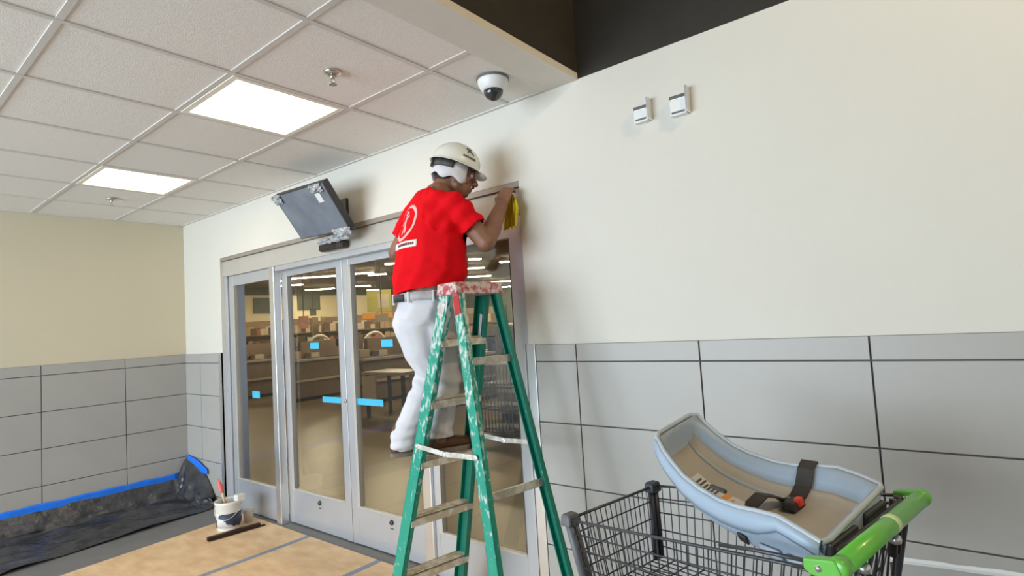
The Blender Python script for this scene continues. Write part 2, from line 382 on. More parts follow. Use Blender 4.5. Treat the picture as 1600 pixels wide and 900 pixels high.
for d, x in ((d1, 2.15), (d2, 3.005)):
    k = MB().lathe([(0.0, 0.012), (0.014, 0.011), (0.018, 0.0), (0.018, -0.004)], (x, 0.094, 0.222), 14, axis='Y')
    k.build('floor_lock', 'sensor_dark', d, smooth=True)
    MB().box(x - 0.014, x + 0.014, 0.0895, 0.094, 0.180, 0.184).build('floor_lock_mark', 'gasket', d)
MB().lathe([(0.0, 0.010), (0.012, 0.009), (0.014, 0.0)], (2.545, 0.092, 1.012), 14, axis='Y').build('lock_cylinder', 'chrome', d1, smooth=True)
# blue film tags and bars on the glass
def film(x0, x1, z0, z1, y, lab):
    one('blue_film_tag', 'cyan_film', MB().box(x0, x1, y, y + 0.004, z0, z1), lab, 'tape', 'blue film pieces on the door glass', bevel=0.0015)
film(2.22, 2.487, 0.988, 1.032, 0.107, 'long blue film bar on the left sliding door beside the lock')
film(2.640, 2.955, 0.988, 1.034, 0.107, 'long blue film bar on the right sliding door beside the lock')
film(2.075, 2.195, 1.398, 1.446, 0.107, 'small blue film tag high on the left sliding door glass')
film(2.962, 3.085, 1.396, 1.446, 0.107, 'small blue film tag high on the right sliding door glass')
film(1.225, 1.355, 0.992, 1.052, 0.053, 'small blue film tag on the left sidelight glass')
# sensor on the header
sn = thing('door_sensor', 'dark motion sensor bar on the door header below the monitor', 'sensor', (2.62, -0.02, 2.10))
MB().box(2.475, 2.775, -0.045, 0.020, 2.105, 2.163).build('housing', 'sensor_dark', sn, bevel=0.018)
MB().box(2.50, 2.70, -0.050, -0.043, 2.115, 2.150).build('lens', 'screen_dark', sn, bevel=0.004)
MB().box(2.735, 2.765, -0.049, -0.043, 2.120, 2.150).build('indicator', 'bezel', sn, bevel=0.004)

# ------------------------------------------------------------------ recessed ceiling lights
def troffer(i, lab):
    x1, x0 = GX[i], GX[i + 1]; y1, y0 = GY[1], GY[2]
    t = thing('ceiling_light', lab, 'ceiling light', ((x0 + x1) / 2, (y0 + y1) / 2, H), group='recessed square ceiling lights')
    f = MB(); a = 0.014; w = 0.03
    for b in ((x0 + a, x1 - a, y0 + a, y0 + a + w), (x0 + a, x1 - a, y1 - a - w, y1 - a), (x0 + a, x0 + a + w, y0 + a + w, y1 - a - w), (x1 - a - w, x1 - a, y0 + a + w, y1 - a - w)):
        f.box(*b, H - 0.004, H + 0.012)
    f.build('frame', 'troffer_white', t, bevel=0.002)
    box_obj('housing', 'troffer_white', (x0 + a, x1 - a, y0 + a, y1 - a, H + 0.03, H + 0.058), t)
    MB().box(x0 + a + w, x1 - a - w, y0 + a + w, y1 - a - w, H + 0.006, H + 0.012).build('diffuser', 'troffer_glow', t)
troffer(2, 'bright square recessed light nearest the man in the hard hat')
troffer(5, 'bright square recessed light nearest the cream side wall')
# sprinklers
def sprinkler(x, y, lab):
    t = thing('fire_sprinkler', lab, 'sprinkler', (x, y, H), group='pendant fire sprinklers')
    MB().lathe([(0.0, 0.0), (0.040, 0.0), (0.038, -0.008), (0.018, -0.014), (0.0, -0.014)], (x, y, H - 0.002), 20).build('escutcheon', 'chrome', t, smooth=True)
    b = MB().lathe([(0.0, 0.0), (0.010, 0.0), (0.010, -0.018), (0.0, -0.02)], (x, y, H - 0.014), 10)
    b.tube([(x - 0.010, y, H - 0.030), (x - 0.014, y, H - 0.045), (x - 0.004, y, H - 0.058)], 0.003, 6)
    b.tube([(x + 0.010, y, H - 0.030), (x + 0.014, y, H - 0.045), (x + 0.004, y, H - 0.058)], 0.003, 6)
    b.build('frame', 'chrome', t, smooth=True)
    MB().lathe([(0.0, 0.0), (0.020, 0.0), (0.018, -0.003), (0.0, -0.004)], (x, y, H - 0.058), 16).build('deflector', 'chrome', t)
sprinkler(3.987, -0.893, 'small metal sprinkler head beside the nearer ceiling light')
sprinkler(0.911, -0.872, 'small metal sprinkler head near the cream side wall')
# dome camera
dc = thing('dome_camera', 'white ceiling dome camera with dark bubble near the dark bulkhead', 'camera', (4.435, -0.305, H))
MB().lathe([(0.0, 0.0), (0.074, 0.0), (0.074, -0.010), (0.072, -0.022), (0.060, -0.048), (0.050, -0.056), (0.0, -0.056)], (4.435, -0.305, H - 0.003), 32).build('housing', 'white_plastic', dc, smooth=True)
MB().lathe([(0.047, -0.054)] + [(0.047 * math.cos(a), -0.060 - 0.047 * math.sin(a)) for a in [PI / 2 * k / 8 for k in range(9)]], (4.435, -0.305, H), 28).build('bubble', 'dome_smoke', dc, smooth=True)
MB().lathe([(0.079, 0.0), (0.079, -0.006), (0.06, -0.006), (0.06, 0.0)], (4.435, -0.305, H - 0.001), 32).build('gasket_ring', 'cart_bumper', dc)
# two small wall boxes
def wall_box(x0, x1, z0, z1, lab):
    t = thing('wall_bracket_box', lab, 'wall box', ((x0 + x1) / 2, 0, z0), group='small boxes high on the right wall')
    MB().box(x0, x1 - 0.014, -0.030, -0.0005, z0, z1 - 0.022).build('body', 'white_plastic', t, bevel=0.003)
    MB().hexa([(x0, -0.036, z1 - 0.034), (x1 - 0.014, -0.036, z1 - 0.034), (x1 - 0.014, -0.0005, z1 - 0.034), (x0, -0.0005, z1 - 0.034)],
              [(x0, -0.030, z1 - 0.014), (x1 - 0.014, -0.030, z1 - 0.014), (x1 - 0.014, -0.0005, z1 - 0.014), (x0, -0.0005, z1 - 0.014)]).build('top_lip', 'satin_metal', t, bevel=0.002)
    MB().box(x1 - 0.012, x1 - 0.002, -0.044, -0.0005, z0 + 0.004, z1 + 0.012).build('side_plate', 'satin_metal', t, bevel=0.002)
    MB().box(x0 + 0.008, x1 - 0.02, -0.032, -0.029, z0 + 0.008, z0 + 0.016).build('slot', 'cart_bumper', t)
wall_box(5.020, 5.100, 2.372, 2.460, 'small grey box high on the wall, lower left of the pair')
wall_box(5.190, 5.276, 2.356, 2.458, 'small grey box high on the wall, right of the pair')

# ------------------------------------------------------------------ wall monitor in protective film
mn = thing('wall_monitor', 'flat monitor wrapped in grey film tilted down above the doors', 'monitor', (2.70, 0, 2.2))
BL, BR = Vector((2.395, -0.125, 2.205)), Vector((3.005, -0.125, 2.185)); UP = Vector((0.055, -0.235, 0.275))
NB = (BR - BL).cross(UP).normalized()
if NB.y > 0: NB = -NB            # NB faces out and down
TL, TR = BL + UP, BR + UP
back = -NB * 0.045
MB().hexa([BL, BR, TR, TL], [p + back for p in (BL, BR, TR, TL)]).build('casing', 'bezel', mn, bevel=0.006)
def inset(a, b, c, d, k, off):
    ce = (a + b + c + d) / 4
    return [p + (ce - p).normalized() * k + off for p in (a, b, c, d)]
fq = inset(BL, BR, TR, TL, 0.016, NB * 0.003); fq2 = [p - NB * 0.006 for p in fq]
MB().hexa(fq, fq2).build('film_front', 'film_grey', mn, bevel=0.002)
lc = TR + (TL - TR) * 0.20 - UP * 0.26 + NB * 0.005
ex = (BR - BL).normalized(); ey = UP.normalized()
MB().hexa([lc + ex * a + ey * b for a, b in ((-0.028, -0.033), (0.028, -0.033), (0.028, 0.033), (-0.028, 0.033))],
          [lc + ex * a + ey * b - NB * 0.002 for a, b in ((-0.028, -0.033), (0.028, -0.033), (0.028, 0.033), (-0.028, 0.033))]).build('paper_label', 'white_label', mn)
def crumple(c, ex_, ey_, w, h, seed, amp=0.018, n=9):
    rows = []
    for i in range(n):
        rows.append([c + ex_ * ((j / (n - 1) - .5) * w) + ey_ * ((i / (n - 1) - .5) * h) + NB * (abs(noise.noise(Vector((i * .9 + seed, j * .8, seed)))) * amp * 2 + 0.004) for j in range(n)])
    return MB().grid(rows)
for c, w, h, sd in ((TL + ex * .04 - ey * .03, .10, .07, 1), (TR - ex * .10 - ey * .025, .13, .055, 5), (BR - ex * .09 + ey * .008, .2, .05, 9), (BR - ex * .17 - ey * .035, .22, .05, 13), (BR - ex * .35 - ey * .045, .16, .035, 17)):
    crumple(c, ex, ey, w, h, sd).build('wrap_fold', 'clear_wrap', mn, solid=0.002)
mid = (BL + BR + TL + TR) / 4 + back
MB().bar(mid, (2.72, -0.002, 2.36), 0.05, 0.05).build('mount_arm', 'bezel', mn)
MB().box(2.63, 2.81, -0.02, -0.0005, 2.29, 2.45).build('wall_plate', 'bezel', mn, bevel=0.003)

# ------------------------------------------------------------------ floor protection
XS = [(1.12, 1.27), (2.15, 2.15), (2.985, 3.02), (3.84, 3.86), (4.72, 4.72)]
labs = ['tan floor protection board under the white pail', 'tan floor protection board between the two grey tape lines', 'tan floor protection board under the ladder climbing side', 'tan floor protection board under the ladder rear legs']
for k in range(4):
    (a0, a1), (b0, b1) = XS[k], XS[k + 1]; g = 0.003
    q = [(a0 + g, -0.004), (b0 - g, -0.004), (b1 - g, -2.44), (a1 + g, -2.44)]
    if k == 0: q = [(a0 + g, -0.004), (b0 - g, -0.004), (b1 - g, -2.44), (1.38, -2.44)]
    one('floor_board', 'hardboard', MB().hexa([(x, y, 0.0005) for x, y in q], [(x, y, 0.006) for x, y in q]), labs[k], 'board', 'floor protection boards')
for (a, b), lab in ((XS[1], 'grey-blue tape strip on the boards nearer the pail'), (XS[2], 'grey-blue tape strip on the boards nearer the ladder'), (XS[3], 'grey-blue tape strip on the boards under the ladder')):
    q = [(a - 0.024, -0.006), (a + 0.024, -0.006), (b + 0.024, -2.43), (b - 0.024, -2.43)]
    one('tape_strip', 'grey_tape', MB().hexa([(x, y, 0.0062) for x, y in q], [(x, y, 0.0072) for x, y in q]), lab, 'tape', 'tape strips on the boards')
def nz(x, y, z, s): return noise.noise(Vector((x * s, y * s, z * s)))
# black plastic along the left wall and round the corner
path = []
for k in range(61):
    y = -2.6 + k * (2.48 / 60); path.append((Vector((0.022, y, 0.205 + 0.012 * nz(0, y, 0, 5))), Vector((0.985 - 0.11 * (y + 2.6), y, 0.004)), Vector((0.12, y, 0.02))))
for t in range(1, 9):
    k = t / 8; path.append((Vector((0.022 + .03 * k, -0.12 + 0.10 * k, 0.205 + 0.18 * math.sin(k * PI / 2))), Vector((0.71, -0.12 + 0.03 * k, 0.004)), Vector((0.14, -0.16 + 0.02 * k, 0.03 + 0.03 * k))))
for t in range(1, 17):
    k = t / 16; path.append((Vector((0.052 + 0.56 * k, -0.022, 0.385 - 0.10 * k - 0.20 * k ** 3)), Vector((0.71 - 0.02 * k, -0.09 + 0.05 * k, 0.004)), Vector((0.17 + 0.48 * k, -0.15 + 0.07 * k, 0.06))))
rows = []
for i, (T, B, Mi) in enumerate(path):
    r = []
    for j in range(34):
        s = j / 33
        if s < 0.4: u = s / 0.4; p = T.lerp(Mi, u)
        else: u = (s - 0.4) / 0.6; p = Mi.lerp(B, u)
        if j > 0:
            amp = 0.052 * min(1, s * 4) * (1 - 0.5 * max(0, (s - .8) / .2))
            p = p + Vector((abs(nz(p.x * .6, p.y * 1.3, p.z * 2, 7.0)) * amp * (1.0 if s < 0.4 else 0.2), -abs(nz(p.x + 3, p.y * .7, p.z, 9)) * amp * (0.9 if T.x > 0.05 else 0.0), abs(nz(p.x * 2.2 + 7, p.y * .6, 1, 4.5)) * amp * (1.6 if s >= 0.35 else 0.1)))
            p.z = max(p.z, 0.004)
        r.append(p)
    rows.append(r)
one('plastic_sheet', 'black_plastic', MB().grid(rows), 'black plastic sheet taped along the wall base and spread on the floor', 'plastic sheet', smooth=True, solid=0.002)
# blue masking tape holding it
def tape(pts, hs, name, lab, ny):
    rows = []
    for i, (p, h) in enumerate(zip(pts, hs)):
        p = Vector(p); w = 0.006 * nz(p.x, p.y, p.z, 14)
        rows.append([p + Vector((0, 0, (k / 4 - .5) * h + w)) + Vector(ny) * (0.006 + 0.004 * abs(nz(p.x, p.y, k, 11))) for k in range(5)])
    return one(name, 'blue_tape', MB().grid(rows), lab, 'tape', smooth=True, solid=0.002)
tape([(0.022, -2.6 + 2.50 * k / 50, 0.213 + 0.006 * nz(0, k, 0, .4)) for k in range(51)], [0.070 + 0.012 * nz(0, k, 3, .3) for k in range(51)], 'masking_tape', 'long bright blue masking tape strip along the left wall base', (1, 0, 0))
tape([(0.03 + 0.46 * k / 16, -0.028, 0.385 - 0.10 * k / 16 + .008 * nz(k, 0, 0, .6)) for k in range(17)], [0.045 + 0.05 * math.sin(PI * k / 16) for k in range(17)], 'masking_tape', 'short bright blue masking tape piece in the wall corner', (0, -1, 0))

# pail, cup, brush, strip on the boards
px, py = 1.385, -0.245; z0 = 0.0065
pl = thing('paint_pail', 'white paint pail with dark printed label on the tan boards', 'pail', (px, py, z0))
MB().lathe([(0.0, 0.0), (0.086, 0.0), (0.090, 0.01), (0.100, 0.20), (0.104, 0.205), (0.104, 0.222), (0.098, 0.222), (0.094, 0.20), (0.086, 0.012), (0.0, 0.010)], (px, py, z0), 32).build('bucket', 'pail_white', pl, smooth=True)
MB().lathe([(0.0912, 0.025), (0.0975, 0.135)], (px, py, z0), 32).build('label_band', 'pail_print', pl, smooth=True, solid=0.0012)
MB().lathe([(0.0, 0.150), (0.094, 0.150)], (px, py, z0), 24).build('paint', 'pail_paint', pl)
MB().tube([(px + 0.103 * math.cos(a), py + 0.103 * math.sin(a) * 1.0, z0 + 0.19 - 0.10 * math.sin((a + 2.4) / PI * PI)) for a in [-2.4 + PI * k / 14 for k in range(15)]], 0.003, 6).build('bail_handle', 'satin_metal', pl, smooth=True)
MB().box(px + .04, px + .104, py + .02, py + .09, z0 + .212, z0 + .262).build('lid_edge', 'pail_white', pl, bevel=.008)
br = thing('paint_brush', 'paint brush with red and wood handle leaning in the pail', 'brush', (px - 0.03, py - 0.01, z0 + 0.15))
a, b = Vector((px - 0.02, py - 0.01, z0 + 0.165)), Vector((px - 0.135, py - 0.02, z0 + 0.37))
MB().tube([a.lerp(b, t) for t in (0, .3, .5)], [0.014, 0.010, 0.012], 10).build('handle', 'brush_handle', br, smooth=True)
MB().tube([a.lerp(b, t) for t in (.5, .58, .75, .9, 1.0)], [0.012, 0.018, 0.020, 0.014, 0.006], 10).build('grip', 'brush_red', br, smooth=True)
cu = thing('paper_cup', 'small white cup standing right beside the paint pail', 'cup', (1.375, -0.085, z0))
MB().lathe([(0.0, 0.0), (0.034, 0.0), (0.042, 0.095), (0.044, 0.098), (0.040, 0.098), (0.032, 0.004), (0.0, 0.004)], (1.375, -0.085, z0), 24).build('wall', 'pail_white', cu, smooth=True)
MB().lathe([(0.0, 0.07), (0.0385, 0.07)], (1.375, -0.085, z0), 20).build('contents', 'pail_paint', cu)
st = thing('rubber_strip', 'dark brown trim strip lying on the boards before the pail', 'strip', (1.55, -0.29, z0))
p, q = Vector((1.53, -0.475, z0 + 0.014)), Vector((1.575, -0.09, z0 + 0.014))
MB().bar(p, q, 0.036, 0.027).build('strip_body', 'brown_strip', st, bevel=0.004)
MB().bar(p + Vector((0.020, 0.0, -0.008)), q + Vector((0.020, 0.03, -0.008)), 0.03, 0.008).build('strip_fin', 'brown_strip', st, bevel=0.002)
# white strip stuck on the tiles behind the cart
rows = []
for k in range(60):
    x = 5.83 + 2.2 * k / 59; z = 0.622 + 0.055 * (x - 5.83); w = 0.010 + 0.004 * nz(x, 0, 0, 12)
    rows.append([(x, -0.0165, z - w + .003 * nz(x, 1, 0, 30)), (x, -0.0185, z), (x, -0.0165, z + w + .003 * nz(x, 2, 0, 30))])
one('white_strip', 'white_label', MB().grid(rows), 'thin ragged white strip along the tiled wall behind the cart handle', 'strip', solid=0.001)

# ------------------------------------------------------------------ step ladder
LYM, LXF, LXR, LTF, LTR, LHF, LHT, LHR, LK, LT = -0.431, 3.784, 4.757, 4.303, 4.372, 0.218, 0.112, 0.22, -0.196, 1.70
def lp(front, side, z):
    s = z / LT
    x = (LXF + (LTF - LXF) * s) if front else (LXR + (LTR - LXR) * s)
    h = LHF if front else LHR; h = h + (LHT - h) * s
    return Vector((x - side * h * LK, LYM + side * h + LK * (x - LTF), z))
LX = Vector((1, LK, 0)).normalized(); LY = Vector((-LK, 1, 0)).normalized()
ld = thing('step_ladder', 'paint-splattered green fibreglass step ladder the man stands on', 'ladder', (4.27, -0.45, 0))
def rail(front, side, w, th, mt):
    m = MB(); a = lp(front, side, 0.03); b = lp(front, side, 1.655)
    def sec(p, x0, x1, y0, y1): return [p + LX * x + LY * y for x, y in ((x0, y0), (x1, y0), (x1, y1), (x0, y1))]
    yo = -side * th
    m.hexa(sec(a, -w / 2, w / 2, 0, yo * .25), sec(b, -w / 2, w / 2, 0, yo * .25))            # web (outside)
    for s_ in (-1, 1):
        m.hexa(sec(a, s_ * w / 2, s_ * (w / 2 - .006), 0, yo), sec(b, s_ * w / 2, s_ * (w / 2 - .006), 0, yo))
    return m.build('rail', mt, ld, bevel=0.0015)
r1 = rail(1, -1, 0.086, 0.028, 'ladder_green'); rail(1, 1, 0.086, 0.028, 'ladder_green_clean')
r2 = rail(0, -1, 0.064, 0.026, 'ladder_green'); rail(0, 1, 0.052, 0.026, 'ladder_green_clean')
for fr_ in (1, 0):
    for sd in (-1, 1):
        p = lp(fr_, sd, 0.0)
        MB().hexa([p + LX * x + LY * y + Vector((0, 0, .0075)) for x, y in ((-.05, -.025), (.05, -.025), (.05, .025), (-.05, .025))],
                  [p + LX * x + LY * y + Vector((0, 0, .055)) for x, y in ((-.04, -.02), (.04, -.02), (.04, .02), (-.04, .02))]).build('foot', 'rubber', ld, bevel=.004)
STEPZ = [0.30, 0.60, 0.885, 1.17, 1.455]
for z in STEPZ:
    a, b = lp(1, -1, z), lp(1, 1, z)
    m = MB(); m.hexa([a + LX * x + Vector((0, 0, -.012)) for x in ()] or [a - LX * .048 + LY * .004 + Vector((0, 0, -.006)), a + LX * .040 + LY * .004 + Vector((0, 0, -.006)), a + LX * .040 + LY * .004, a - LX * .048 + LY * .004],
                     [b - LX * .048 - LY * .004 + Vector((0, 0, -.006)), b + LX * .040 - LY * .004 + Vector((0, 0, -.006)), b + LX * .040 - LY * .004, b - LX * .048 - LY * .004])
    for x in (-.048, .034):
        m.hexa([a + LX * (x + dx) + LY * .004 + Vector((0, 0, dz)) for dx, dz in ((0, -.038), (.006, -.038), (.006, 0), (0, 0))],
               [b + LX * (x + dx) - LY * .004 + Vector((0, 0, dz)) for dx, dz in ((0, -.038), (.006, -.038), (.006, 0), (0, 0))])
    for k in range(5):
        x = -.038 + k * .017
        m.hexa([a + LX * (x + dx) + LY * .006 + Vector((0, 0, dz)) for dx, dz in ((0, 0), (.005, 0), (.005, .0025), (0, .0025))],
               [b + LX * (x + dx) - LY * .006 + Vector((0, 0, dz)) for dx, dz in ((0, 0), (.005, 0), (.005, .0025), (0, .0025))])
    m.build('step', 'ladder_step', ld)
for z in (0.25, 0.80, 1.35):
    a, b = lp(0, -1, z) + LY * .004, lp(0, 1, z) - LY * .004
    o = MB().bar(a - LX * .018, b - LX * .018, 0.012, 0.034).build('rear_rung', 'ladder_rung', ld, bevel=.002)
    for k in (.3, .5, .72): MB().bar(a.lerp(b, k) - LX * .026 - Vector((0, 0, .017)), a.lerp(b, k) - LX * .026 + Vector((0, 0, .017)), .006, .004, up=(1, 0, 0)).build('rivet_rib', 'ladder_rung', o)
for sd in (-1, 1):
    a, b = lp(1, sd, 0.955) + LY * (-sd * .018), lp(0, sd, 0.968) + LY * (-sd * .018)
    a = lp(1, sd, 0.955) + LY * (sd * .008); b = lp(0, sd, 0.968) + LY * (sd * .008)
    c = a.lerp(b, .5) - Vector((0, 0, .012))
    sp_ = MB().bar(a, c, .005, .022).bar(c, b, .005, .022).build('spreader', 'ladder_rung', ld, bevel=.0015)
    MB().lathe([(0, .006), (.011, .005), (.012, 0)], c + LY * (sd * 0 ) - Vector((0, .002, 0)), 12, axis='Y').build('hinge_rivet', 'satin_metal', sp_)
    for pnt in (a, b): MB().lathe([(0, .006), (.010, .005), (.011, 0)], pnt - Vector((0, .002, 0)), 12, axis='Y').build('bolt', 'satin_metal', ld)
ca, cb = (lp(1, -1, 1.65) + lp(0, -1, 1.65)) / 2 - LY * .016, (lp(1, 1, 1.65) + lp(0, 1, 1.65)) / 2 + LY * .016
cap = MB().hexa([ca + LX * x + Vector((0, 0, z)) for x, z in ((-.088, .0), (.078, 0), (.066, .055), (-.076, .055))],
                [cb + LX * x + Vector((0, 0, z)) for x, z in ((-.088, .0), (.078, 0), (.066, .055), (-.076, .055))]).build('top_cap', 'ladder_cap', ld, bevel=.006)
for k in (.3, .7): MB().lathe([(0, .0), (.014, .0), (.014, .002), (0, .002)], ca.lerp(cb, k) + Vector((0, 0, .0545)), 14).build('cap_hole', 'sensor_dark', cap)
a = lp(0, -1, 1.56) - LY * .002; b = lp(0, -1, 1.645) - LY * .002
MB().bar(a, b, .046, .003, up=LY).build('red_sticker', 'red_label', ld)
a = lp(1, 1, 1.40) - LY * .022 ; b = lp(1, 1, 1.56) - LY * .022
MB().bar(lp(1, 1, 1.42) - LY * .012, lp(1, 1, 1.56) - LY * .012, .020, .002, up=LY).build('white_sticker', 'white_label', ld)
MB().bar(lp(1, -1, 1.56) - LY * .002, lp(1, -1, 1.62) - LY * .002, .05, .003, up=LY).build('cap_bracket', 'ladder_rung', ld)

# ------------------------------------------------------------------ shopping cart
CO = Vector((5.94, -0.915, 0)); CA = Vector((-0.98179, 0.18996, 0)); CL = Vector((0.18996, 0.98179, 0))
def cw(s, t, z): return CO + CA * s + CL * t + Vector((0, 0, z))
ct = thing('shopping_cart', 'two-tier dark wire shopping cart with bright green push handle', 'shopping cart', tuple(cw(0.38, 0, 0)))
def lerp(a, b, k): return a + (b - a) * k
def side_pt(sd, k, h):
    """k: 0 nose .. 1 rear, h: 0 floor .. 1 rim"""
    top = (lerp(0.745, 0.05, k), sd * lerp(0.208, 0.245, k), lerp(0.935, 1.008, k))
    bot = (lerp(0.715, 0.12, k), sd * lerp(0.175, 0.215, k), lerp(0.722, 0.705, k))
    return cw(*[lerp(b, a, h) for a, b in zip(top, bot)])
for sd in (-1, 1):
    m = MB()
    for i in range(25): m.tube([side_pt(sd, i / 24, 0), side_pt(sd, i / 24, 1)], 0.0019, 5, cap=False)
    for h in (0.15, 0.38, 0.62, 0.82): m.tube([side_pt(sd, k / 6, h) for k in range(7)], 0.0024, 5)
    m.build('basket_side', 'cart_wire', ct, smooth=True)
    MB().tube([side_pt(sd, k / 8, 1) for k in range(9)], 0.0042, 8).build('basket_rim', 'cart_wire', ct, smooth=True)
m = MB()
def nose_pt(k, h): return side_pt(-1, 0, h).lerp(side_pt(1, 0, h), k)
for i in range(1, 18): m.tube([nose_pt(i / 18, 0), nose_pt(i / 18, 1)], 0.0019, 5, cap=False)
for h in (0.12, 0.34, 0.56, 0.80): m.tube([nose_pt(0, h), nose_pt(1, h)], 0.0024, 5)
m.build('basket_nose', 'cart_wire', ct, smooth=True)
MB().tube([nose_pt(0, 1), nose_pt(1, 1)], 0.0045, 8).build('basket_rim', 'cart_wire', ct, smooth=True)
m = MB()
for i in range(15): m.tube([side_pt(-1, k / 5, 0).lerp(side_pt(1, k / 5, 0), i / 14) for k in range(6)], 0.0021, 5)
for k in range(13): m.tube([side_pt(-1, k / 12, 0), side_pt(1, k / 12, 0)], 0.0024, 5)
m.build('basket_floor', 'cart_wire', ct, smooth=True)
for sd, mt in ((-1, 'cart_bumper'), (1, 'cart_post')):
    a, b = side_pt(sd, 0, -0.02), side_pt(sd, 0, 1.02)
    o = MB().tube([a, b], 0.012, 10).build('corner_post', mt, ct, smooth=True)
    MB().tube([a + CL * (-sd * .022), b + CL * (-sd * .022)], 0.010, 10).build('corner_post_rib', mt, o, smooth=True)
    c = b + CL * (-sd * .010)
    MB().hexa([c + CA * x + CL * y + Vector((0, 0, -.022)) for x, y in ((-.02, -.026), (.02, -.026), (.02, .026), (-.02, .026))],
              [c + CA * x + CL * y + Vector((0, 0, .012)) for x, y in ((-.016, -.022), (.016, -.022), (.016, .022), (-.016, .022))]).build('post_cap', mt, o, bevel=.007)
# green push handle
hn, hf = cw(0.0, -0.262, 1.028), cw(0.0, 0.262, 1.028)
MB().tube([hn, hf], 0.0195, 16).build('push_handle', 'green_handle', ct, smooth=True)
MB().tube([hn.lerp(hf, .535), hn.lerp(hf, .575)], 0.0205, 16).build('handle_clip', 'pale_clip', ct, smooth=True)
for sd in (-1, 1):
    e = cw(0, sd * .262, 1.028)
    o = MB().tube([e - CL * sd * .022, e - CL * sd * .004, e + CL * sd * .005, e + CL * sd * .009], [.0200, .0208, .0200, .015], 14).build('handle_end', 'green_handle', ct, smooth=True)
    y0, y1 = sd * .262 - .012, sd * .262 + .012
    b = [(0.0, 1.046), (-.010, 1.020), (0.005, 1.004), (0.045, 1.008), (0.058, 1.016), (0.058, 1.036)]
    n = len(b); mb = MB(); mb.add([cw(s, y0, z) for s, z in b] + [cw(s, y1, z) for s, z in b], [tuple(range(n))[::-1], tuple(range(n, 2 * n))] + [(i, (i + 1) % n, n + (i + 1) % n, n + i) for i in range(n)])
    br_ = mb.build('handle_bracket', 'green_handle', ct, bevel=.004)
    MB().tube([cw(.030, sd * .262 - .0145, 1.024), cw(.030, sd * .262 + .0145, 1.024)], .006, 10).build('bracket_screw', 'satin_metal', br_, smooth=True)
    # arms from bracket to rim and down to the base
    MB().tube([cw(.045, sd * .256, 1.026), cw(.17, sd * .243, 1.012), cw(.25, sd * .238, 1.0)], .0045, 8).build('handle_arm', 'cart_wire', ct, smooth=True)
    MB().tube([cw(.045, sd * .248, 1.012), cw(.04, sd * .245, .96), cw(.09, sd * .235, .70), cw(.03, sd * .25, .42), cw(-.02, sd * .26, .17)], .011, 10).build('rear_leg', 'cart_wire', ct, smooth=True)
    MB().tube([cw(-.04, sd * .26, .15), cw(.30, sd * .23, .14), cw(.70, sd * .19, .13)], .011, 10).build('base_tube', 'cart_wire', ct, smooth=True)
    MB().tube([cw(.62, sd * .20, .13), cw(.50, sd * .20, .40), cw(.45, sd * .205, .71)], .009, 8).build('front_leg', 'cart_wire', ct, smooth=True)
    for s in (0.0, .66):
        w_ = MB().lathe([(0.0, -.014), (.056, -.014), (.062, -.008), (.062, .008), (.056, .014), (0, .014)], (0, 0, 0), 20, axis='Y')
        w_.v = [tuple(cw(s, sd * lerp(.26, .19, s / .66), .063) + CA * v[0] + CL * v[1] + Vector((0, 0, v[2]))) for v in w_.v]
        w_.build('wheel', 'rubber', ct, smooth=True)
        MB().bar(cw(s, sd * lerp(.26, .19, s / .66) + .022, .06), cw(s, sd * lerp(.26, .19, s / .66) + .022, .145), .03, .004, up=CL).build('caster_fork', 'cart_wire', ct)
m = MB()
for i in range(13): m.tube([cw(.04, lerp(-.22, .22, i / 12), .30), cw(.68, lerp(-.17, .17, i / 12), .28)], .002, 5)
for k in range(8): m.tube([cw(lerp(.04, .68, k / 7), -lerp(.22, .17, k / 7), lerp(.30, .28, k / 7)), cw(lerp(.04, .68, k / 7), lerp(.22, .17, k / 7), lerp(.30, .28, k / 7))], .0025, 5)
m.build('lower_tray', 'cart_wire', ct, smooth=True)
# rear gate with folded child flap
m = MB()
for i in range(17): m.tube([cw(.045, lerp(-.225, .225, i / 16), 1.000), cw(.085, lerp(-.22, .22, i / 16), .85), cw(.12, lerp(-.21, .21, i / 16), .71)], .002, 5)
for z, s in ((.93, .064), (.86, .083), (.79, .10)): m.tube([cw(s, -.222, z), cw(s, .222, z)], .0026, 5)
m.build('rear_gate', 'cart_wire', ct, smooth=True)
MB().tube([cw(.042, -.235, 1.005), cw(.042, .235, 1.005)], .0065, 8).build('gate_rod', 'cart_wire', ct, smooth=True)
m = MB()
for i in range(9): m.tube([cw(.028, lerp(-.17, .19, i / 8), 1.030), cw(.055, lerp(-.16, .18, i / 8), .84)], .0028, 6)
m.tube([cw(.028, -.18, 1.028), cw(.028, .20, 1.028)], .006, 8); m.tube([cw(.055, -.16, .84), cw(.055, .18, .84)], .004, 6)
m.build('seat_frame', 'seat_black', ct, smooth=True)
for t0, t1, z in ((-.17, -.03, 1.022), (.02, .15, 1.030)):
    MB().hexa([cw(.040, t0, z - .022), cw(.062, t0, z - .022), cw(.062, t1, z - .022), cw(.040, t1, z - .022)],
              [cw(.040, t0, z + .012), cw(.056, t0, z + .012), cw(.056, t1, z + .012), cw(.040, t1, z + .012)]).build('seat_pad', 'seat_black', ct, bevel=.006)
for t in (.185, .215): MB().tube([cw(.036, t, 1.035), cw(.05, t, .9)], .010, 8).build('hinge_knuckle', 'seat_black', ct, smooth=True)
for t in (-.08, .12): MB().lathe([(0, -.01), (.012, -.008), (.014, 0), (.012, .008), (0, .01)], cw(.022, t, .965), 12).build('chain_ring', 'satin_metal', ct, smooth=True)

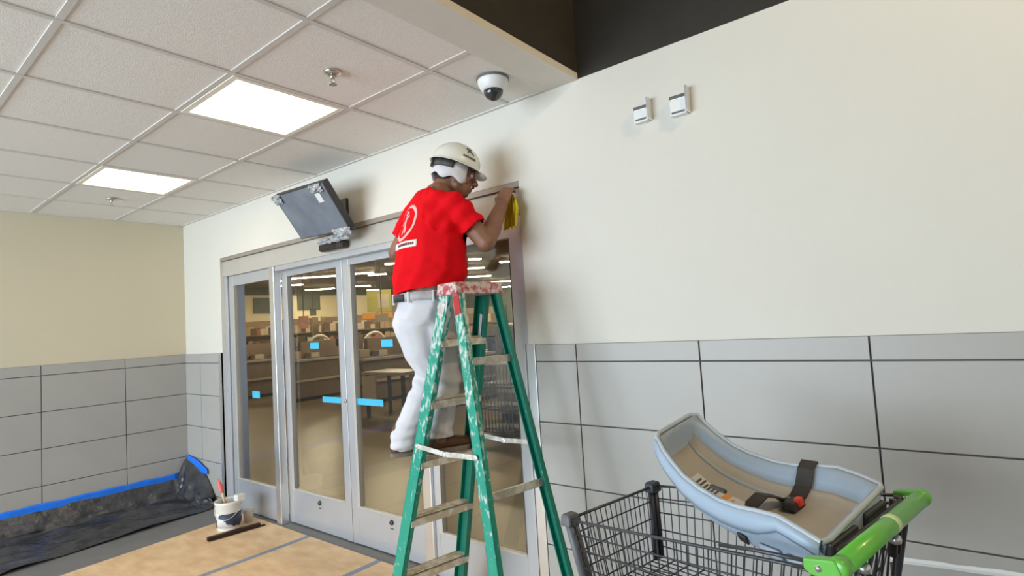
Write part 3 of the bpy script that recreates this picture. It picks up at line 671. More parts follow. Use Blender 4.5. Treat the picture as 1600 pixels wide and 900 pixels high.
# ------------------------------------------------------------------ infant carrier resting on the cart
SP = [(.060, .176, 1.052, .950, .000), (.10, .172, 1.066, .948, .0), (.15, .164, 1.080, .945, .0), (.20, .155, 1.078, .950, .0), (.25, .147, 1.073, .960, .004), (.30, .139, 1.076, .972, .006), (.36, .130, 1.090, .988, .008), (.41, .121, 1.110, 1.008, .010), (.45, .113, 1.138, 1.030, .012), (.48, .106, 1.163, 1.052, .014), (.505, .098, 1.190, 1.085, .016)]
ZI = [.075, .078, .078, .072, .066, .062, .062, .064, .068, .072, .070]
def sect(i, off=0.0, n=21, wb=.74, zo=0.0):
    s, w, zr, zb, c = SP[i]; r = []
    if off < -.005: zb = zr - ZI[i] + off; wb = .86
    for k in range(n):
        a = PI * k / (n - 1); cx = math.cos(a); sy = math.sin(a)
        tt = math.copysign(abs(cx) ** .42, -cx); zz = abs(sy) ** .42
        wid = (w + off) * lerp(1.0, wb, zz)
        roll = .016 * tt
        r.append((s, c + tt * wid, zr - (zr - zb + off) * zz + roll + zo))
    return r
ir = thing('infant_carrier', 'blue-grey plastic infant carrier resting reclined on the shopping cart', 'infant carrier', tuple(cw(.28, 0, .95)))
rows = [[cw(*p) for p in sect(i)] for i in range(len(SP))]
# end walls: extra sections drawn in
def endwall(i, ds, dz):
    base = sect(i); s, w, zr, zb, c = SP[i]; out = []
    for f in (.8, .5, .2, 0.02):
        out.append([cw(s + ds, c + (p[1] - c) * f, zr + .004 * 0 - (zr - p[2]) * f + dz * 0) for p in base])
    return out
e0 = endwall(0, -.006, 0); e1 = endwall(len(SP) - 1, .012, 0)
m = MB().grid(e0[::-1] + rows + e1)
shell = m.build('shell', 'carrier_shell', ir, smooth=True, solid=.008)
# rolled rim loop
loop = [cw(SP[i][0], sect(i)[0][1] - .004, sect(i)[0][2]) for i in range(len(SP))] + [cw(SP[-1][0] + .012, lerp(sect(-1)[0][1], sect(-1)[-1][1], k), lerp(sect(-1)[0][2], sect(-1)[-1][2], k) + .004) for k in (.1, .3, .5, .7, .9)] + [cw(SP[i][0], sect(i)[-1][1] + .004, sect(i)[-1][2]) for i in range(len(SP) - 1, -1, -1)] + [cw(SP[0][0] - .008, lerp(sect(0)[-1][1], sect(0)[0][1], k), lerp(sect(0)[-1][2], sect(0)[0][2], k)) for k in (.05, .3, .5, .7, .95)]
MB().tube(loop + [loop[0]], .0065, 8, cap=False).build('rim', 'carrier_rim', ir, smooth=True)
# outer skirt below the rim on both sides and over the head end
def skirt(sd):
    rows = []
    for i in range(len(SP)):
        s, w, zr, zb, c = SP[i]; t = c + sd * (w + .004); z = zr + sd * .016
        d = .048 if i > 2 else .030
        rows.append([cw(s, t, z + .002), cw(s, t + sd * .012, z - .006), cw(s, t + sd * .014, z - d * .6), cw(s, t + sd * .006, z - d)])
    return MB().grid(rows)
for sd in (-1, 1): skirt(sd).build('side_flange', 'carrier_shell', ir, smooth=True, solid=.004)
# seat liner on the inner bottom
tub = [[cw(*p) for p in sect(i, -.009)] for i in range(len(SP))]
def tubend(i, ds):
    s, w, zr, zb, c = SP[i]; base = sect(i, -.009)
    return [[cw(s + ds, c + (p[1] - c) * f, zr - (zr - p[2]) * f) for p in base] for f in (.8, .5, .2, .02)]
MB().grid(tubend(0, .002)[::-1] + tub + tubend(len(SP) - 1, .002)).build('inner_tub', 'carrier_shell', ir, smooth=True, solid=.003)
lin = []
for i in range(0, len(SP)):
    sc_ = sect(i, -.0115); lin.append([cw(p[0], p[1], p[2] + .0015) for p in sc_[3:18]])
MB().grid(lin).build('seat_pad', 'carrier_inside', ir, smooth=True, solid=.003)
lin = []
for i in range(3, len(SP)):
    s, w, zr, zb, c = SP[i]; lin.append([cw(s, c + w * .45, zr - ZI[i] + .012), cw(s, c + w * .50, zr - ZI[i] + .020), cw(s, c + w * .56, zr - ZI[i] + .013)])
MB().grid(lin).build('ridge', 'carrier_rim', ir, smooth=True, solid=.004)
# outer ribs and recessed panel on the near side
def outer(s, k):
    for i in range(len(SP) - 1):
        if SP[i][0] <= s <= SP[i + 1][0]:
            f = (s - SP[i][0]) / (SP[i + 1][0] - SP[i][0]); break
    a = sect(i, .006)[k]; b = sect(i + 1, .006)[k]
    return Vector([lerp(x, y, f) for x, y in zip(a, b)])
def outq(s0, s1, k0, k1, o):
    r = []
    for s in [lerp(s0, s1, q / 6) for q in range(7)]:
        r.append([cw(p.x, p.y - o, p.z) for p in [outer(s, k) for k in range(k0, k1 + 1)]])
    return MB().grid(r)
outq(.115, .150, 2, 5, .004).build('side_rib', 'carrier_rim', ir, smooth=True, solid=.005)
outq(.165, .215, 2, 5, .004).build('side_rib', 'carrier_rim', ir, smooth=True, solid=.005)
outq(.250, .272, 2, 4, .004).build('side_latch', 'seat_black', ir, smooth=True, solid=.004)
def inner(s, f):
    for i in range(len(SP) - 1):
        if SP[i][0] <= s <= SP[i + 1][0]:
            q = (s - SP[i][0]) / (SP[i + 1][0] - SP[i][0]); break
    a = sect(i, -.013); b = sect(i + 1, -.013); x = f * 20; k = min(19, int(x)); g = x - k
    pa = Vector(a[k]).lerp(Vector(a[k + 1]), g); pb = Vector(b[k]).lerp(Vector(b[k + 1]), g)
    return pa.lerp(pb, q)
def lab_patch(s0, s1, f0, f1, up):
    return MB().grid([[cw(*inner(lerp(s0, s1, i / 10), lerp(f0, f1, j / 4))) + Vector((0, 0, up)) for j in range(5)] for i in range(11)])
lb = lab_patch(.275, .445, .425, .492, .0045).build('warning_label', 'white_label', ir, solid=.0008)
lab_patch(.345, .362, .426, .491, .006).build('orange_band', 'label_orange', lb, solid=.0006)
lab_patch(.331, .337, .44, .475, .006).build('orange_band', 'label_orange', lb, solid=.0006)
for s in (.376, .386, .396, .406, .416, .426): lab_patch(s, s + .005, .432 + .004 * math.sin(s * 90), .482 + .006 * math.sin(s * 200), .006).build('text_line', 'hat_print', lb, solid=.0005)
for s in (.33, .322, .30, .292): lab_patch(s, s + .004, .434, .465, .006).build('text_line', 'hat_print', lb, solid=.0005)
def ribbon(pts, w, wdir):
    wd = Vector(wdir).normalized() * w / 2
    return MB().grid([[p - wd, p + wd] for p in [Vector(q) for q in pts]])
ribbon([cw(.212, .174, 1.088), cw(.212, .158, 1.106), cw(.213, .134, 1.090), cw(.216, .118, 1.050), cw(.222, .098, 1.028), cw(.225, .05, 1.024)], .040, CA).build('strap', 'strap', ir, solid=.003)
ribbon([cw(.232, .06, 1.018), cw(.245, .03, 1.040), cw(.262, -.01, 1.050), cw(.268, -.05, 1.036), cw(.255, -.085, 1.020)], .040, CA + CL * .3).build('strap', 'strap', ir, solid=.003)
ribbon([cw(.255, -.085, 1.018), cw(.235, -.11, 1.022), cw(.25, -.128, 1.045)], .030, CA).build('strap', 'strap', ir, solid=.003)
bk = MB().hexa([cw(.192, .01, 1.014), cw(.226, .01, 1.014), cw(.226, .075, 1.014), cw(.192, .075, 1.014)], [cw(.194, .014, 1.036), cw(.224, .014, 1.036), cw(.224, .07, 1.036), cw(.194, .07, 1.036)]).build('buckle', 'strap', ir, bevel=.004)
MB().hexa([cw(.188, .028, 1.024), cw(.206, .028, 1.024), cw(.206, .056, 1.024), cw(.188, .056, 1.024)], [cw(.189, .030, 1.044), cw(.204, .030, 1.044), cw(.204, .054, 1.044), cw(.189, .054, 1.044)]).build('release_button', 'red_button', bk, bevel=.003)
MB().hexa([cw(.285, -.140, 1.078), cw(.325, -.138, 1.085), cw(.325, -.126, 1.085), cw(.285, -.128, 1.078)], [cw(.285, -.140, 1.086), cw(.325, -.138, 1.093), cw(.325, -.126, 1.093), cw(.285, -.128, 1.086)]).build('rim_clip', 'seat_black', ir, bevel=.002)

# ------------------------------------------------------------------ the man on the ladder
ICO = bmesh.new(); bmesh.ops.create_icosphere(ICO, subdivisions=2, radius=1.0)
IV = [v.co.copy() for v in ICO.verts]; IFc = [tuple(v.index for v in f.verts) for f in ICO.faces]; ICO.free()
class Blob:
    def __init__(s): s.mb = MB()
    def ball(s, c, r, ax=None):
        c = Vector(c); r = (r, r, r) if isinstance(r, (int, float)) else r
        ax = ax or (Vector((1, 0, 0)), Vector((0, 1, 0)), Vector((0, 0, 1)))
        s.mb.add([c + ax[0] * v.x * r[0] + ax[1] * v.y * r[1] + ax[2] * v.z * r[2] for v in IV], IFc); return s
    def chain(s, pts, rs, ax=None, step=.25):
        pts = [Vector(p) for p in pts]
        for i in range(len(pts) - 1):
            r0, r1 = rs[i], rs[i + 1]; mr = min(r0 if isinstance(r0, (int, float)) else min(r0), r1 if isinstance(r1, (int, float)) else min(r1))
            n = max(2, int((pts[i + 1] - pts[i]).length / (mr * step)) + 1)
            for k in range(n + 1):
                f = k / n
                rr = lerp(r0, r1, f) if isinstance(r0, (int, float)) else tuple(lerp(a, b, f) for a, b in zip(r0, r1))
                a_ = None
                if ax is not None:
                    A0, A1 = (ax[i], ax[i + 1]) if isinstance(ax, list) else (ax, ax)
                    a_ = tuple(x.lerp(y, f).normalized() for x, y in zip(A0, A1))
                s.ball(pts[i].lerp(pts[i + 1], f), rr, a_)
        return s
    def mesh(s, name, voxel, sm=6, fac=.5):
        me = bpy.data.meshes.new(name); me.from_pydata(s.mb.v, [], s.mb.f)
        o = bpy.data.objects.new(name, me); COL.objects.link(o)
        md = o.modifiers.new('r', 'REMESH'); md.mode = 'VOXEL'; md.voxel_size = voxel
        if sm: ms = o.modifiers.new('s', 'SMOOTH'); ms.iterations = sm; ms.factor = fac
        dg = bpy.context.evaluated_depsgraph_get(); ev = o.evaluated_get(dg)
        res = bpy.data.meshes.new_from_object(ev); bpy.data.objects.remove(o); bpy.data.meshes.remove(me)
        return res
def finish(me, name, mt, parent, solid=0.0):
    me.name = name; me.materials.clear(); me.materials.append(M[mt])
    r = parent
    while r not in ROOTM: r = r.parent
    me.transform(ROOTM[r].inverted())
    for p in me.polygons: p.use_smooth = True
    o = bpy.data.objects.new(name, me); link(o, parent)
    if solid: md = o.modifiers.new('s', 'SOLIDIFY'); md.thickness = solid; md.offset = 0
    return o
def V(*a): return Vector(a)
UPV = V(0, 0, 1)
def axes(fx, fy): f = V(fx, fy, 0).normalized(); return (V(f.y, -f.x, 0), f, UPV)     # right, forward, up
CH = axes(.12, .99); HP = axes(.35, .94)
pm = thing('person', 'man in white hard hat, red T-shirt and white trousers on ladder', 'person', (4.02, -0.43, 0.89))
BELT, BELLY, CHEST, UCH, NECK = V(4.045, -.435, 1.665), V(4.055, -.425, 1.775), V(4.05, -.395, 1.94), V(4.045, -.37, 2.075), V(4.068, -.340, 2.195)
HEAD = V(4.135, -.292, 2.285)
RS, RE, RW = V(4.215, -.375, 2.085), V(4.330, -.305, 1.905), V(4.302, -.135, 2.110)
LS, LE, LW = V(3.870, -.335, 2.110), V(3.745, -.375, 1.925), V(3.85, -.175, 1.86)
RH, RK, RA = V(4.10, -.445, 1.56), V(4.075, -.375, 1.235), V(4.030, -.395, .965)
LH, LKn, LA = V(3.985, -.42, 1.56), V(4.020, -.430, 1.260), V(3.915, -.525, .965)
# head frame
hf_ = V(.66, .75, -.24).normalized(); hr_ = V(.75, -.66, 0).normalized(); hu_ = hr_.cross(hf_).normalized(); HA = (hr_, hf_, hu_)
def hp(r, f, u): return HEAD + hr_ * r + hf_ * f + hu_ * u
bd = Blob()
bd.ball(hp(0, -.012, .035), (.074, .094, .088), HA).ball(hp(0, .022, -.005), (.066, .072, .085), HA)
bd.ball(hp(0, .045, -.060), (.050, .050, .050), HA).ball(hp(0, .066, -.088), (.028, .024, .022), HA)      # jaw, chin
bd.chain([hp(-.048, .02, -.06), hp(0, .062, -.088), hp(.048, .02, -.06)], [.024, .026, .024])
bd.ball(hp(0, .088, .020), (.048, .016, .014), HA)                                                          # brow
bd.chain([hp(0, .090, .012), hp(0, .104, -.012), hp(0, .116, -.030)], [.009, .011, .0145]); bd.ball(hp(.012, .103, -.033), .009).ball(hp(-.012, .103, -.033), .009)
bd.ball(hp(0, .092, -.058), (.024, .012, .007), HA).ball(hp(0, .090, -.070), (.021, .012, .008), HA)        # lips
bd.ball(hp(.042, .062, -.025), (.022, .020, .022), HA).ball(hp(-.042, .062, -.025), (.022, .020, .022), HA)  # cheeks
for sg in (-1, 1):
    bd.ball(hp(sg * .074, -.006, -.012), (.009, .018, .030), HA).ball(hp(sg * .078, -.014, .004), (.008, .015, .018), HA)
bd.chain([HEAD + V(-.025, -.015, -.03), NECK], [.058, .062])
bd.chain([NECK, UCH, CHEST, BELLY, BELT, V(4.02, -.44, 1.56)], [(.08, .075, .06), (.16, .10, .08), (.18, .13, .1), (.185, .15, .1), (.16, .12, .1), (.15, .12, .08)], [CH, CH, CH, CH, HP, HP])
bd.chain([RS, RE], [.052, .047]); bd.chain([RE, RE.lerp(RW, .35), RW], [.048, .049, .034])
bd.chain([LS, LE], [.050, .043]); bd.chain([LE, LE.lerp(LW, .35), LW], [.044, .043, .029])
bd.chain([RH, RK, RA], [.078, .055, .042]); bd.chain([LH, LKn, LA], [.078, .055, .042])
bd.chain([V(4.02, -.44, 1.56), RH], [.1, .08]); bd.chain([V(4.02, -.44, 1.56), LH], [.1, .08])
# right hand: reaches up to the frame corner, fingers bent over the cloth
def hand(w, fdir, ndir, ldir, curl, sc=1.0):
    """w wrist, fdir finger direction, ndir palm normal (palm side), ldir thumb side"""
    f = Vector(fdir).normalized(); n = Vector(ndir); n = (n - f * n.dot(f)).normalized(); l = f.cross(n).normalized()
    if l.dot(Vector(ldir)) < 0: l = -l
    for k in (-.026, -.009, .009, .026):
        bd.chain([w + l * k * .6, w + f * .045 * sc + l * k, w + f * .082 * sc + l * k * 1.05], [.016, .0145, .0115])
    for k, L in ((.028, .070), (.010, .078), (-.009, .073), (-.027, .058)):
        p = w + f * .084 * sc + l * k; d = f
        q1 = p + (d * math.cos(curl * .6) + n * math.sin(curl * .6)) * L * .45
        q2 = q1 + (d * math.cos(curl * 1.4) + n * math.sin(curl * 1.4)) * L * .32
        q3 = q2 + (d * math.cos(curl * 2.0) + n * math.sin(curl * 2.0)) * L * .25
        bd.chain([p, q1, q2, q3], [.0105, .0098, .0090, .0078], step=.4)
    t0 = w + f * .020 + l * .026; t1 = w + f * .050 + l * .050 + n * .014; t2 = w + f * .074 + l * .050 + n * .030; t3 = w + f * .092 + l * .042 + n * .038
    bd.chain([t0, t1, t2, t3], [.016, .0125, .0108, .0085], step=.4)
hand(RW, (.10, .38, .92), (-.25, .95, -.3), (-1, 0, 0), .85)
hand(LW, (.45, .85, .10), (.7, -.4, -.5), (0, 0, 1), .8)
body = finish(bd.mesh('body', .0055, 4), 'body', 'skin', pm)
for sg in (-1, 1):
    e = Blob().ball(hp(sg * .032, .082, .000), .0125).mesh('eye', .003, 2); finish(e, 'eye', 'eye_white', pm)
    e = Blob().ball(hp(sg * .033, .0925, -.001), .0055).mesh('pupil', .0015, 1); finish(e, 'pupil', 'hair', pm)
    MB().tube([hp(sg * .014, .100, .018), hp(sg * .034, .098, .024), hp(sg * .052, .084, .019)], [.004, .0045, .003], 6).build('eyebrow', 'hair', pm, smooth=True)
MB().tube([hp(-.020, .100, -.050), hp(0, .107, -.047), hp(.020, .100, -.050)], [.004, .006, .004], 6).build('moustache', 'hair', pm, smooth=True)
hb = Blob().ball(hp(0, -.030, .020), (.078, .088, .072), HA).ball(hp(0, -.045, -.020), (.060, .046, .040), HA)
hb.chain([hp(.070, .012, .01), hp(.071, .016, -.025)], [.010, .007]).chain([hp(-.070, .012, .01), hp(-.071, .016, -.025)], [.010, .007])
finish(hb.mesh('hair', .006, 3), 'hair', 'hair', pm)
# T-shirt
ts = Blob()
ts.chain([V(4.066, -.350, 2.165), UCH, CHEST, BELLY, BELT + V(0, 0, .05), BELT - V(0, 0, .06)], [(.092, .088, .055), (.185, .130, .09), (.204, .160, .1), (.208, .178, .1), (.200, .170, .08), (.192, .164, .06)], [CH, CH, CH, CH, HP, HP])
ts.chain([UCH + V(.05, -.01, .07), RS], [.085, .070]); ts.chain([UCH + V(-.05, .01, .07), LS], [.085, .072])
rse = RS.lerp(RE, .56) ; lse = LS.lerp(LE, .62)
ts.chain([RS, RS.lerp(RE, .8)], [.070, .066]); ts.chain([LS, LS.lerp(LE, .8)], [.072, .066])
me = ts.mesh('shirt', .007, 7)
bm = bmesh.new(); bm.from_mesh(me)
for v in bm.verts:
    p = v.co
    low = max(0, min(1, (1.86 - p.z) / .2))
    a = .0045 * noise.noise(Vector((p.x * 7, p.y * 7, p.z * 16 + p.x * 10))) + .007 * low * noise.noise(Vector((p.x * 9, p.y * 9, p.z * 5))) + .003 * noise.noise(p * 26)
    if p.z > 1.95 and (p - RS).length < .17: a += .006 * math.sin((p - RS).dot((RE - RS).normalized()) * 70 + p.y * 20)
    v.co = p + v.normal * a
def cut(bm, co, no, cen=None, rad=None):
    fs = [f for f in bm.faces if cen is None or (f.calc_center_median() - cen).length < rad]
    g = list({v for f in fs for v in f.verts}) + list({e for f in fs for e in f.edges}) + fs
    bmesh.ops.bisect_plane(bm, geom=g, plane_co=co, plane_no=no, clear_outer=True)
cut(bm, BELT + V(0, 0, .005), V(.12, -.10, -1).normalized())
dr = (RE - RS).normalized(); cut(bm, rse, dr, rse + dr * .07, .086)
dl = (LE - LS).normalized(); cut(bm, lse, dl, lse + dl * .07, .098)
nd = (HEAD - NECK).normalized(); cut(bm, NECK - nd * .012, nd, NECK + nd * .03, .13)
bm.to_mesh(me)
bvh = BVHTree.FromBMesh(bm); bm.free()
shirt = finish(me, 'shirt', 'red_shirt', pm, solid=.004)
# prints on the shirt back, laid on the cloth
BK = -CH[1]; BRt = CH[0]
def onshirt(x, z, off=.0035):
    o = V(4.035, -.40, 0) + BRt * x + BK * .6; o.z = z
    h = bvh.ray_cast(o, -BK)
    return (h[0] + BK * off) if h[0] is not None else None
def patch(name, ptsfn, mt, parent, nu, nv, fn, off):
    rows = []
    for i in range(nu + 1):
        r = []
        for j in range(nv + 1):
            x, z = ptsfn(i / nu, j / nv); p = fn(x, z, off)
            if p is None: return None
            r.append(p)
        rows.append(r)
    return MB().grid(rows).build(name, mt, parent, smooth=True, solid=.0012)
LX0, LZ0, LR = -.038, 2.035, .095
patch('logo_ring', lambda u, v: (LX0 + (LR - .017 * v) * math.cos(u * 2 * PI), LZ0 + (LR - .017 * v) * math.sin(u * 2 * PI)), 'shirt_print', shirt, 40, 2, onshirt, .004)
def stroke(a, b, w): 
    d = (Vector(b) - Vector(a)); n = Vector((-d.y, d.x)).normalized() * w
    return lambda u, v: tuple(Vector(a) + d * u + n * (v - .5))
for a, b, w in (((-.015, -.06), (.004, -.01), .014), ((.020, -.055), (.004, -.01), .012), ((.004, -.01), (.0, .028), .018), ((.0, .018), (-.030, -.010), .010), ((.0, .02), (.030, .035), .010), ((-.004, .036), (.010, .058), .020)):
    patch('logo_figure', stroke((LX0 + a[0], LZ0 + a[1]), (LX0 + b[0], LZ0 + b[1]), w), 'shirt_print', shirt, 5, 2, onshirt, .004)
lx = patch('print_strip', lambda u, v: (LX0 - .066 + .200 * u, LZ0 - LR - .006 - .034 * v), 'print_white', shirt, 16, 3, onshirt, .004)
for k in range(11):
    if lx: patch('print_text', lambda u, v, k=k: (LX0 - .017 + .0125 * k + .0085 * u, LZ0 - LR - .016 - .012 * v), 'print_dark', lx, 2, 2, onshirt, .0062)
# trousers, belt
tr = Blob()
tr.chain([BELT + V(0, 0, .02), BELT - V(0, 0, .05), V(4.02, -.445, 1.56)], [(.170, .145, .03), (.178, .155, .06), (.172, .155, .08)], HP)
tr.chain([RH + V(-.01, 0, .02), RH.lerp(RK, .5), RK, RK.lerp(RA, .5), RA + V(0, 0, .0)], [.104, .086, .074, .068, .064])
tr.chain([LH + V(.01, -.005, .02), LH.lerp(LKn, .5), LKn, LKn.lerp(LA, .5), LA + V(0, 0, .0)], [.104, .088, .072, .068, .068])
tr.chain([V(4.01, -.475, 1.535), V(4.02, -.46, 1.42), V(4.035, -.435, 1.33)], [.130, .108, .085])
me = tr.mesh('trousers', .007, 7)
bm = bmesh.new(); bm.from_mesh(me)
for v in bm.verts:
    p = v.co; low = max(0, min(1, (1.12 - p.z) / .15)); hi = max(0, min(1, (p.z - 1.35) / .15)); kn = max(0, 1 - abs(p.z - 1.25) / .12)
    a = .005 * noise.noise(Vector((p.x * 10, p.y * 10, p.z * 9))) + .006 * low * math.sin(p.z * 95 + 5 * noise.noise(p * 7)) + .006 * hi * noise.noise(Vector((p.x * 9 + p.z * 9, p.y * 9, p.z * 14))) + .006 * kn * math.sin(p.z * 70 + p.x * 40)
    v.co = p + v.normal * a
cut(bm, BELT + V(0, 0, .018), V(0, 0, 1))
cut(bm, LA + V(0, 0, -.045), V(0, 0, -1)); cut(bm, RA + V(0, 0, .005), V(0, 0, -1), RA + V(0, 0, -.03), .085)
bm.to_mesh(me); bm.free()
trs = finish(me, 'trousers', 'white_trousers', pm, solid=.004)
def ring(c, ax, ra, rb, z0, z1, n=48, a0=0, a1=2 * PI):
    rows = []
    for z in (z0, z1): rows.append([c + ax[0] * math.cos(a0 + (a1 - a0) * k / n) * ra + ax[1] * math.sin(a0 + (a1 - a0) * k / n) * rb + V(0, 0, z) for k in range(n + 1)])
    return MB().grid(rows)
ring(BELT, HP, .184, .161, -.024, .012).build('belt', 'belt_grey', pm, smooth=True, solid=.006)
ring(BELT, HP, .190, .167, -.026, .010, 14, -1.78, -1.18).build('belt_patch', 'belt', pm, smooth=True, solid=.006)
for a in (-1.95, -1.02, -.3): 
    c = BELT + HP[0] * math.cos(a) * .190 + HP[1] * math.sin(a) * .166
    MB().tube([c + V(0, 0, -.034), c + V(0, 0, .018)], .006, 6).build('belt_loop', 'white_trousers', pm)
# back pocket flaps
# boots
def boot(heel, toe, nm):
    h, t = Vector(heel), Vector(toe); d = (t - h).normalized(); r = V(d.y, -d.x, 0); ax = (r, d, UPV); L = (t - h).length
    b = Blob(); z = .030
    b.chain([h + d * .035 + V(0, 0, z + .018), h + d * .10 + V(0, 0, z + .020), h + d * (L * .62) + V(0, 0, z + .012), h + d * (L - .045) + V(0, 0, z + .010)], [(.036, .036, .036), (.038, .04, .040), (.045, .045, .032), (.042, .045, .026)], ax)
    b.chain([h + d * .055 + V(0, 0, z + .02), h + d * .062 + V(0, 0, z + .10)], [.042, .045])
    me = b.mesh('boot', .006, 4); bm = bmesh.new(); bm.from_mesh(me); cut(bm, h + V(0, 0, .020), V(0, 0, -1)); bm.to_mesh(me); bm.free()
    o = finish(me, 'boot', 'boot', pm)
    pts = []
    for k in range(28):
        a = 2 * PI * k / 28; f = .5 - .5 * math.cos(a); wdt = .046 if f > .45 else .038
        pts.append(h + d * (f * L) + r * (math.sin(a) * wdt * (1.12 if .5 < f < .9 else 1)))
    m = MB().add([p + V(0, 0, 0.001) for p in pts] + [p + V(0, 0, .024) for p in pts], [tuple(range(28))[::-1], tuple(range(28, 56))] + [(i, (i + 1) % 28, 28 + (i + 1) % 28, 28 + i) for i in range(28)])
    m.build('sole', 'boot_sole', o, bevel=.003)
    for k in range(3): MB().tube([h + d * (.115 + .022 * k) + r * -.026 + V(0, 0, .088 - .012 * k), h + d * (.118 + .022 * k) + V(0, 0, .098 - .013 * k), h + d * (.115 + .022 * k) + r * .026 + V(0, 0, .088 - .012 * k)], .003, 6).build('lace', 'hair', o, smooth=True)
boot((3.995, -.455, .888), (4.085, -.205, .888), 'r'); boot((3.880, -.585, .888), (3.968, -.335, .888), 'l')
# hard hat with ratchet band and cloth liner
HC = hp(0, -.004, .050); hh = thing  # hat centre
ta = math.radians(6); hfw = (hf_ * math.cos(ta) - hu_ * math.sin(ta)).normalized(); hup = hr_.cross(hfw).normalized()
def hatp(a, e, k=1.0, dz=0.0):
    """a azimuth (0 front), e elevation"""
    ce, se = math.cos(e), math.sin(e)
    return HC + (hr_ * math.sin(a) * .104 * ce + hfw * math.cos(a) * .124 * ce) * k + hup * (.112 * se * k + dz)
rows = []
n = 40
def brim(a): return .012 + .036 * max(0, math.cos(a)) ** 2.0
for dz, ex_ in ((-.012, 1.0), (-.010, .6), (-.004, .15)):
    rows.append([hatp(a, 0) + (hr_ * math.sin(a) + hfw * math.cos(a)) * brim(a) * ex_ + hup * (dz - .010 * max(0, math.cos(a)) * ex_) for a in [2 * PI * k / n for k in range(n)]])
for e in [PI / 2 * k / 10 for k in range(10)] + [PI / 2 * .97]:
    rows.append([hatp(a, e, 1.0 + .02 * (1 if abs(math.sin(a)) < .16 and e > .3 else 0)) for a in [2 * PI * k / n for k in range(n)]])
hat = MB().grid(rows, closed=True).add([p for p in rows[-1]], [tuple(range(n))]).build('hard_hat', 'hat_white', pm, smooth=True, solid=.003)
# ratchet band under the rear rim, and the cloth
rb = []
for z in (-.006, -.046): rb.append([HC + hr_ * math.sin(a) * .095 + hfw * math.cos(a) * .108 + hup * (z + .012 * math.cos((a - PI) * 1.0) * 0) for a in [PI * .52 + PI * .96 * k / 24 for k in range(25)]])
MB().grid(rb).build('ratchet_band', 'ratchet', hat, smooth=True, solid=.006)
MB().bar(HC - hfw * .116 + hup * -.030 - hr_ * .02, HC - hfw * .116 + hup * -.030 + hr_ * .02, .014, .03, up=hup).build('ratchet_knob', 'ratchet', hat, bevel=.004)
rl = []
for i, z in enumerate((-.004, -.030, -.056, -.082)):
    rl.append([HC + hr_ * math.sin(a) * (.086 + .004 * i) + hfw * math.cos(a) * (.096 + .005 * i) + hup * (z - (.016 * i / 3) * abs(math.sin(a)) - .010 * (i / 3) * math.sin(a * 7)) for a in [PI * .28 + PI * 1.44 * k / 40 for k in range(41)]])
MB().grid(rl).build('cloth_liner', 'liner', hat, smooth=True, solid=.003)
# hat print
hmb = [hatp(a, e) for e in [0] for a in [0]]
def onhat(x, z, off):
    a = 1.08 + x / .115; e = .46 + z / .112; p = hatp(a, e); c = HC
    return p + (p - c).normalized() * off
for a, b in (((-.022, -.014), (.026, .016)), ((-.012, .018), (.020, -.014)), ((-.004, .016), (.024, .012))):
    patch('logo_stroke', stroke((a[0] - .004, a[1] + .016), (b[0] - .004, b[1] + .016), .007), 'hat_print', hat, 8, 2, onhat, .0045)
for k in range(7): patch('logo_text', lambda u, v, k=k: (-.036 + .0105 * k + .0082 * u, -.016 - .010 * v), 'hat_print', hat, 2, 2, onhat, .0045)

# yellow cloth in his right hand
rows = []
for i in range(15):
    s = i / 14; z = 2.180 - .165 * s; r = []
    for j in range(19):
        t = j / 18 - .5; w = .04 + .075 * min(1, s * 2.2)
        r.append(V(4.302 + t * w * 1.1 + .006 * math.sin(s * 5), -.052 + .4 * w * t * -1 + .014 * math.sin(j * 1.25 + s * 2) * min(1, s * 3) - .01 * s, z - .018 * abs(math.sin(j * .7)) * s))
    rows.append(r)
one('cleaning_cloth', 'yellow_cloth', MB().grid(rows), 'bright yellow cleaning cloth held against the door frame', 'cloth', smooth=True, solid=.005)

# ------------------------------------------------------------------ store beyond the doors
SH = 4.3
one('floor_store', 'store_floor', MB().box(-30, 16, 0.2, 34, -0.2, 0.0), 'polished tan concrete floor of the store beyond the doors', 'floor', kind='structure')
one('ceiling_store', 'store_ceiling', MB().box(-30, 16, 0.2, 34, SH + .15, SH + .3), 'dark store ceiling beyond the doors', 'ceiling', kind='structure')
wall_far = MB().box(-27.2, -27, 0.2, 34, 0, 4.05).build('wall_far', 'store_wall')
tag(wall_far, 'cream far wall of the store seen through the left door', 'wall', kind='structure')
one('trim_6', 'store_green', MB().box(-27.2, -26.9, 0.2, 34, 4.05, SH + .15), 'olive green band along the top of the cream store wall', 'wall band', kind='structure')
one('wall_end', 'store_green', MB().box(-27, 16, 33, 33.2, 0, SH + .15), 'dark olive end wall at the back of the store', 'wall', kind='structure')
one('wall_inner', 'store_wall', MB().box(-30, -.2, .2, .35, 0, SH + .15).box(DX1 + .02, 16, .2, .35, 0, SH + .15).box(-.2, DX1 + .02, .2, .35, 2.75, SH + .15), 'store side of the wall that holds the glass doors', 'wall', kind='structure')
